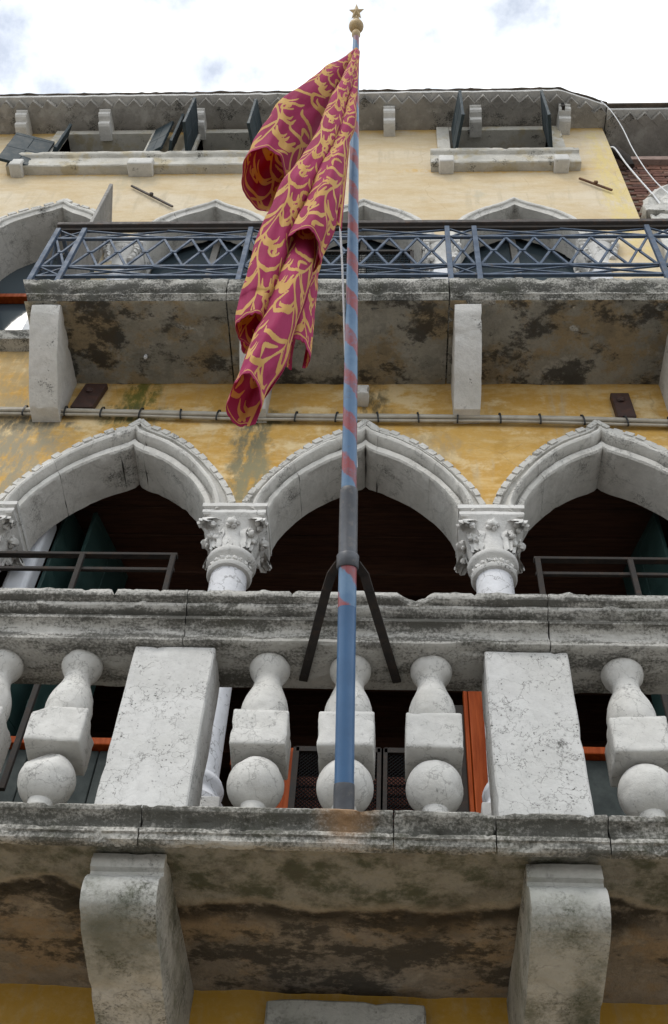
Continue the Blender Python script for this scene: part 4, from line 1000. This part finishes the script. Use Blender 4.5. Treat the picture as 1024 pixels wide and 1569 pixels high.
SB = [(-0.18, -2.47, 6.911, 0.0103), (-0.203, -2.49, 6.458, 0.0241), (-0.233, -2.5, 6.05, 0.0361), (-0.263, -2.5, 5.65, 0.0413), (-0.31, -2.49, 5.359, 0.0473), (-0.352, -2.47, 5.124, 0.0525), (-0.382, -2.44, 4.935, 0.0542), (-0.392, -2.42, 4.741, 0.0507), (-0.408, -2.4, 4.607, 0.0473), (-0.413, -2.39, 4.576, 0.0456)]
SC = [(-0.177, -2.47, 6.911, 0.011), (-0.179, -2.47, 6.523, 0.0156), (-0.184, -2.47, 6.1, 0.0294), (-0.206, -2.47, 5.732, 0.0405), (-0.227, -2.47, 5.409, 0.0534), (-0.251, -2.46, 5.146, 0.0626), (-0.271, -2.45, 4.961, 0.0644), (-0.285, -2.44, 4.846, 0.0626)]
SD = [(-0.276, -2.4, 5.233, 0.0423), (-0.297, -2.39, 4.993, 0.0508), (-0.309, -2.39, 4.757, 0.0517), (-0.327, -2.39, 4.543, 0.0526), (-0.35, -2.38, 4.367, 0.0545), (-0.371, -2.38, 4.223, 0.0508), (-0.384, -2.37, 4.171, 0.047)]
SE = [(-.277, -2.3, 5.409, .024), (-.278, -2.28, 5.179, .032), (-.282, -2.27, 4.951, .03), (-.284, -2.26, 4.745, .035), (-.290, -2.25, 4.616, .036), (-.294, -2.25, 4.52, .033)]
SF = [(-.396, -2.3, 5.19, .032), (-.409, -2.3, 4.892, .032), (-.424, -2.29, 4.689, .029), (-.439, -2.29, 4.525, .024)]
SA += [(-.496, -2.355, 5.72, .085), (-.502, -2.35, 5.66, .080)]
SB += [(-.416, -2.385, 4.50, .045), (-.418, -2.38, 4.45, .042)]
SD += [(-.390, -2.365, 4.12, .048), (-.394, -2.36, 4.08, .045)]
roll(SA, 60, 405, 1.35, .10, 240, 200, .0, .14, .05, 1.0)
roll(SB, 40, 400, 1.2, .12, 320, 150, .37, .045, .09, 2.0)
roll(SC, 70, 420, 1.15, .10, 280, 170, .71, .02, .09, 3.3)
roll(SD, 50, 395, 1.45, .12, 200, 150, .15, .13, .07, 4.1)
roll(SE, 120, 420, 1.3, .10, 150, 80, .55, .10, .10, 5.0)
roll(SF, 100, 380, 1.3, .10, 130, 80, .85, .10, .10, 6.0)
# the panel beside the pole, ending in a point
def sheet(TL, TR, BL, BR_, nt, na, uo):
    base = len(FLAGV); TL, TR, BL, BR_ = map(np.array, (TL, TR, BL, BR_))
    for i in range(nt + 1):
        for j in range(na + 1):
            t, w_ = i / nt, j / na; p = (TL * (1 - w_) + TR * w_) * (1 - t) + (BL * (1 - w_) + BR_ * w_) * t
            p = p + np.array([0, .02 * math.sin(w_ * 9 + t * 3) * t, 0]); FLAGV.append(tuple(p))
            e = (1 - w_); g_ = float(gold_at(np.array([uo + w_ * .3]), np.array([t * 2.4]))[0])
            if e < .06: g_ = 0
            if .06 < e < .14: g_ = .9
            FLAGC.append(g_)
    for i in range(nt):
        for j in range(na):
            p = base + i * (na + 1) + j; FLAGF.append((p, p + 1, p + na + 2, p + na + 1))
sheet((-.185, -2.43, 6.9), (-.180, -2.40, 6.9), (-.27, -2.30, 5.55), (-.205, -2.16, 5.62), 260, 50, .3)
me = bpy.data.meshes.new('flag'); me.from_pydata(FLAGV, [], FLAGF); me.update()
for p in me.polygons: p.use_smooth = True
at_ = me.attributes.new('gold', 'FLOAT', 'POINT'); at_.data.foreach_set('value', np.array(FLAGC, np.float32)); me.materials.append(M['flag'])
FLG = link('flag', me); tag(FLG, 'crimson flag with gold scrollwork hanging furled in long folds from the pole', 'flag')
sol = FLG.modifiers.new('thickness', 'SOLIDIFY'); sol.thickness = .0016

# ================================================================== cables and ironwork on the wall
CB = thing('cable_bundle', 'grey cable bundle with black ties stretched along the wall above the arches', 'cable', (-.4, -.04, 7.59))
def sag(x_): return 7.632 - .0236 * (x_ + 2.58) + .010 * math.sin(x_ * 2.1)
for k, (dz, dy, r) in enumerate(((0.0, -.045, .014), (.030, -.035, .011), (-.022, -.032, .010))):
    bm = new(); tube(bm, [(x_, dy, sag(x_) + dz + .003 * math.sin(x_ * 5 + k * 2)) for x_ in np.arange(-3.2, 2.09, .08)], r, 8); under(obj('cable', bm, 'cable_grey', None, 60), CB)
x_ = -2.95
while x_ < 2.05:
    bm = new(); c = Vector((x_, -.040, sag(x_) + .004)); tl = random.uniform(-.008, .008)
    pts = [c + Vector((tl * math.sin(a), .022 * math.cos(a), .050 * math.sin(a))) for a in np.linspace(0, 2 * PI, 17)]
    for p, q_ in zip(pts, pts[1:]): beam(bm, p, q_, .004, .011, (1, 0, 0))
    under(obj('cable_tie', bm, 'rubber'), CB); x_ += .262 + random.uniform(-.02, .02)
def plate(c, w_, h_, shear, label):
    o = thing('anchor_plate', label, 'iron plate', (c[0], 0, c[1]), 'anchor plates on the wall'); bm = box(new(), (-w_ / 2, -.045, -h_ / 2), (w_ / 2, .0, h_ / 2), .005, 0, 1)
    for v in bm.verts: v.co.x += v.co.z * shear
    obj('plate', bm, 'plate', o); bm = new(); lump(bm, (-.01, -.05, .05), (.028, .018, .028)); obj('bolt', bm, 'plate', o)
plate((-2.03, 7.83), .15, .29, .14, 'dark brown iron plate on the wall beside the left upper bracket'); plate((1.48, 7.73), .12, .28, -.02, 'dark brown iron plate with bolt on the wall above the right arch')
def tie(a, b, label, mat):
    o = thing('wall_tie', label, 'iron bar', (a[0], -.03, a[1]), 'iron ties on the upper wall'); p, q_ = Vector((a[0], -.025, a[1])), Vector((b[0], -.025, b[1]))
    under(obj('bar', chip(beam(new(), p, q_, .016, .018), .003, 20), mat), o); m_ = p.lerp(q_, .5); bm = new(); lump(bm, m_ + Vector((0, -.02, 0)), (.020, .014, .024)); under(obj('boss', bm, mat), o)
tie((-2.45, 11.505), (-1.985, 11.015), 'slanting grey iron tie bar on the cream wall, left', 'iron_grey'); tie((1.69, 11.60), (1.945, 11.315), 'thin rusty iron tie bar on the cream wall near its right edge', 'rust')
def wire(pts, r, label, mat='cable_white'):
    P_ = [np.array(p, float) for p in pts]; bm = new(); tube(bm, [catmull(P_, t) for t in np.linspace(0, 1, 60)], r, 8); return tag(obj('hanging_cable', bm, mat, None, 60), label, 'cable', 'loose cables at the right')
wire([(2.06, -.26, 13.02), (2.14, -.22, 12.85), (2.22, -.14, 12.60), (2.28, -.05, 12.25), (2.36, .02, 11.85), (2.45, .05, 11.50), (2.58, .05, 11.1), (2.64, .05, 10.7)], .0055, 'white cable hanging from the eaves corner over the brick house')
wire([(2.10, .02, 12.50), (2.14, .0, 12.42), (2.20, .03, 12.1), (2.27, .05, 11.75), (2.34, .07, 11.45), (2.40, .10, 11.2)], .0085, 'thicker white cable leaving the ochre wall corner')
bm = new(); tube(bm, [(2.09, .10, 12.75), (2.16, .06, 12.55), (2.24, .06, 12.30), (2.27, .10, 12.20)], [.045, .045, .045, .04], 14); tag(obj('drain_spout', bm, 'iron_black', None, 50), 'short black drain spout at the corner under the eaves', 'pipe')
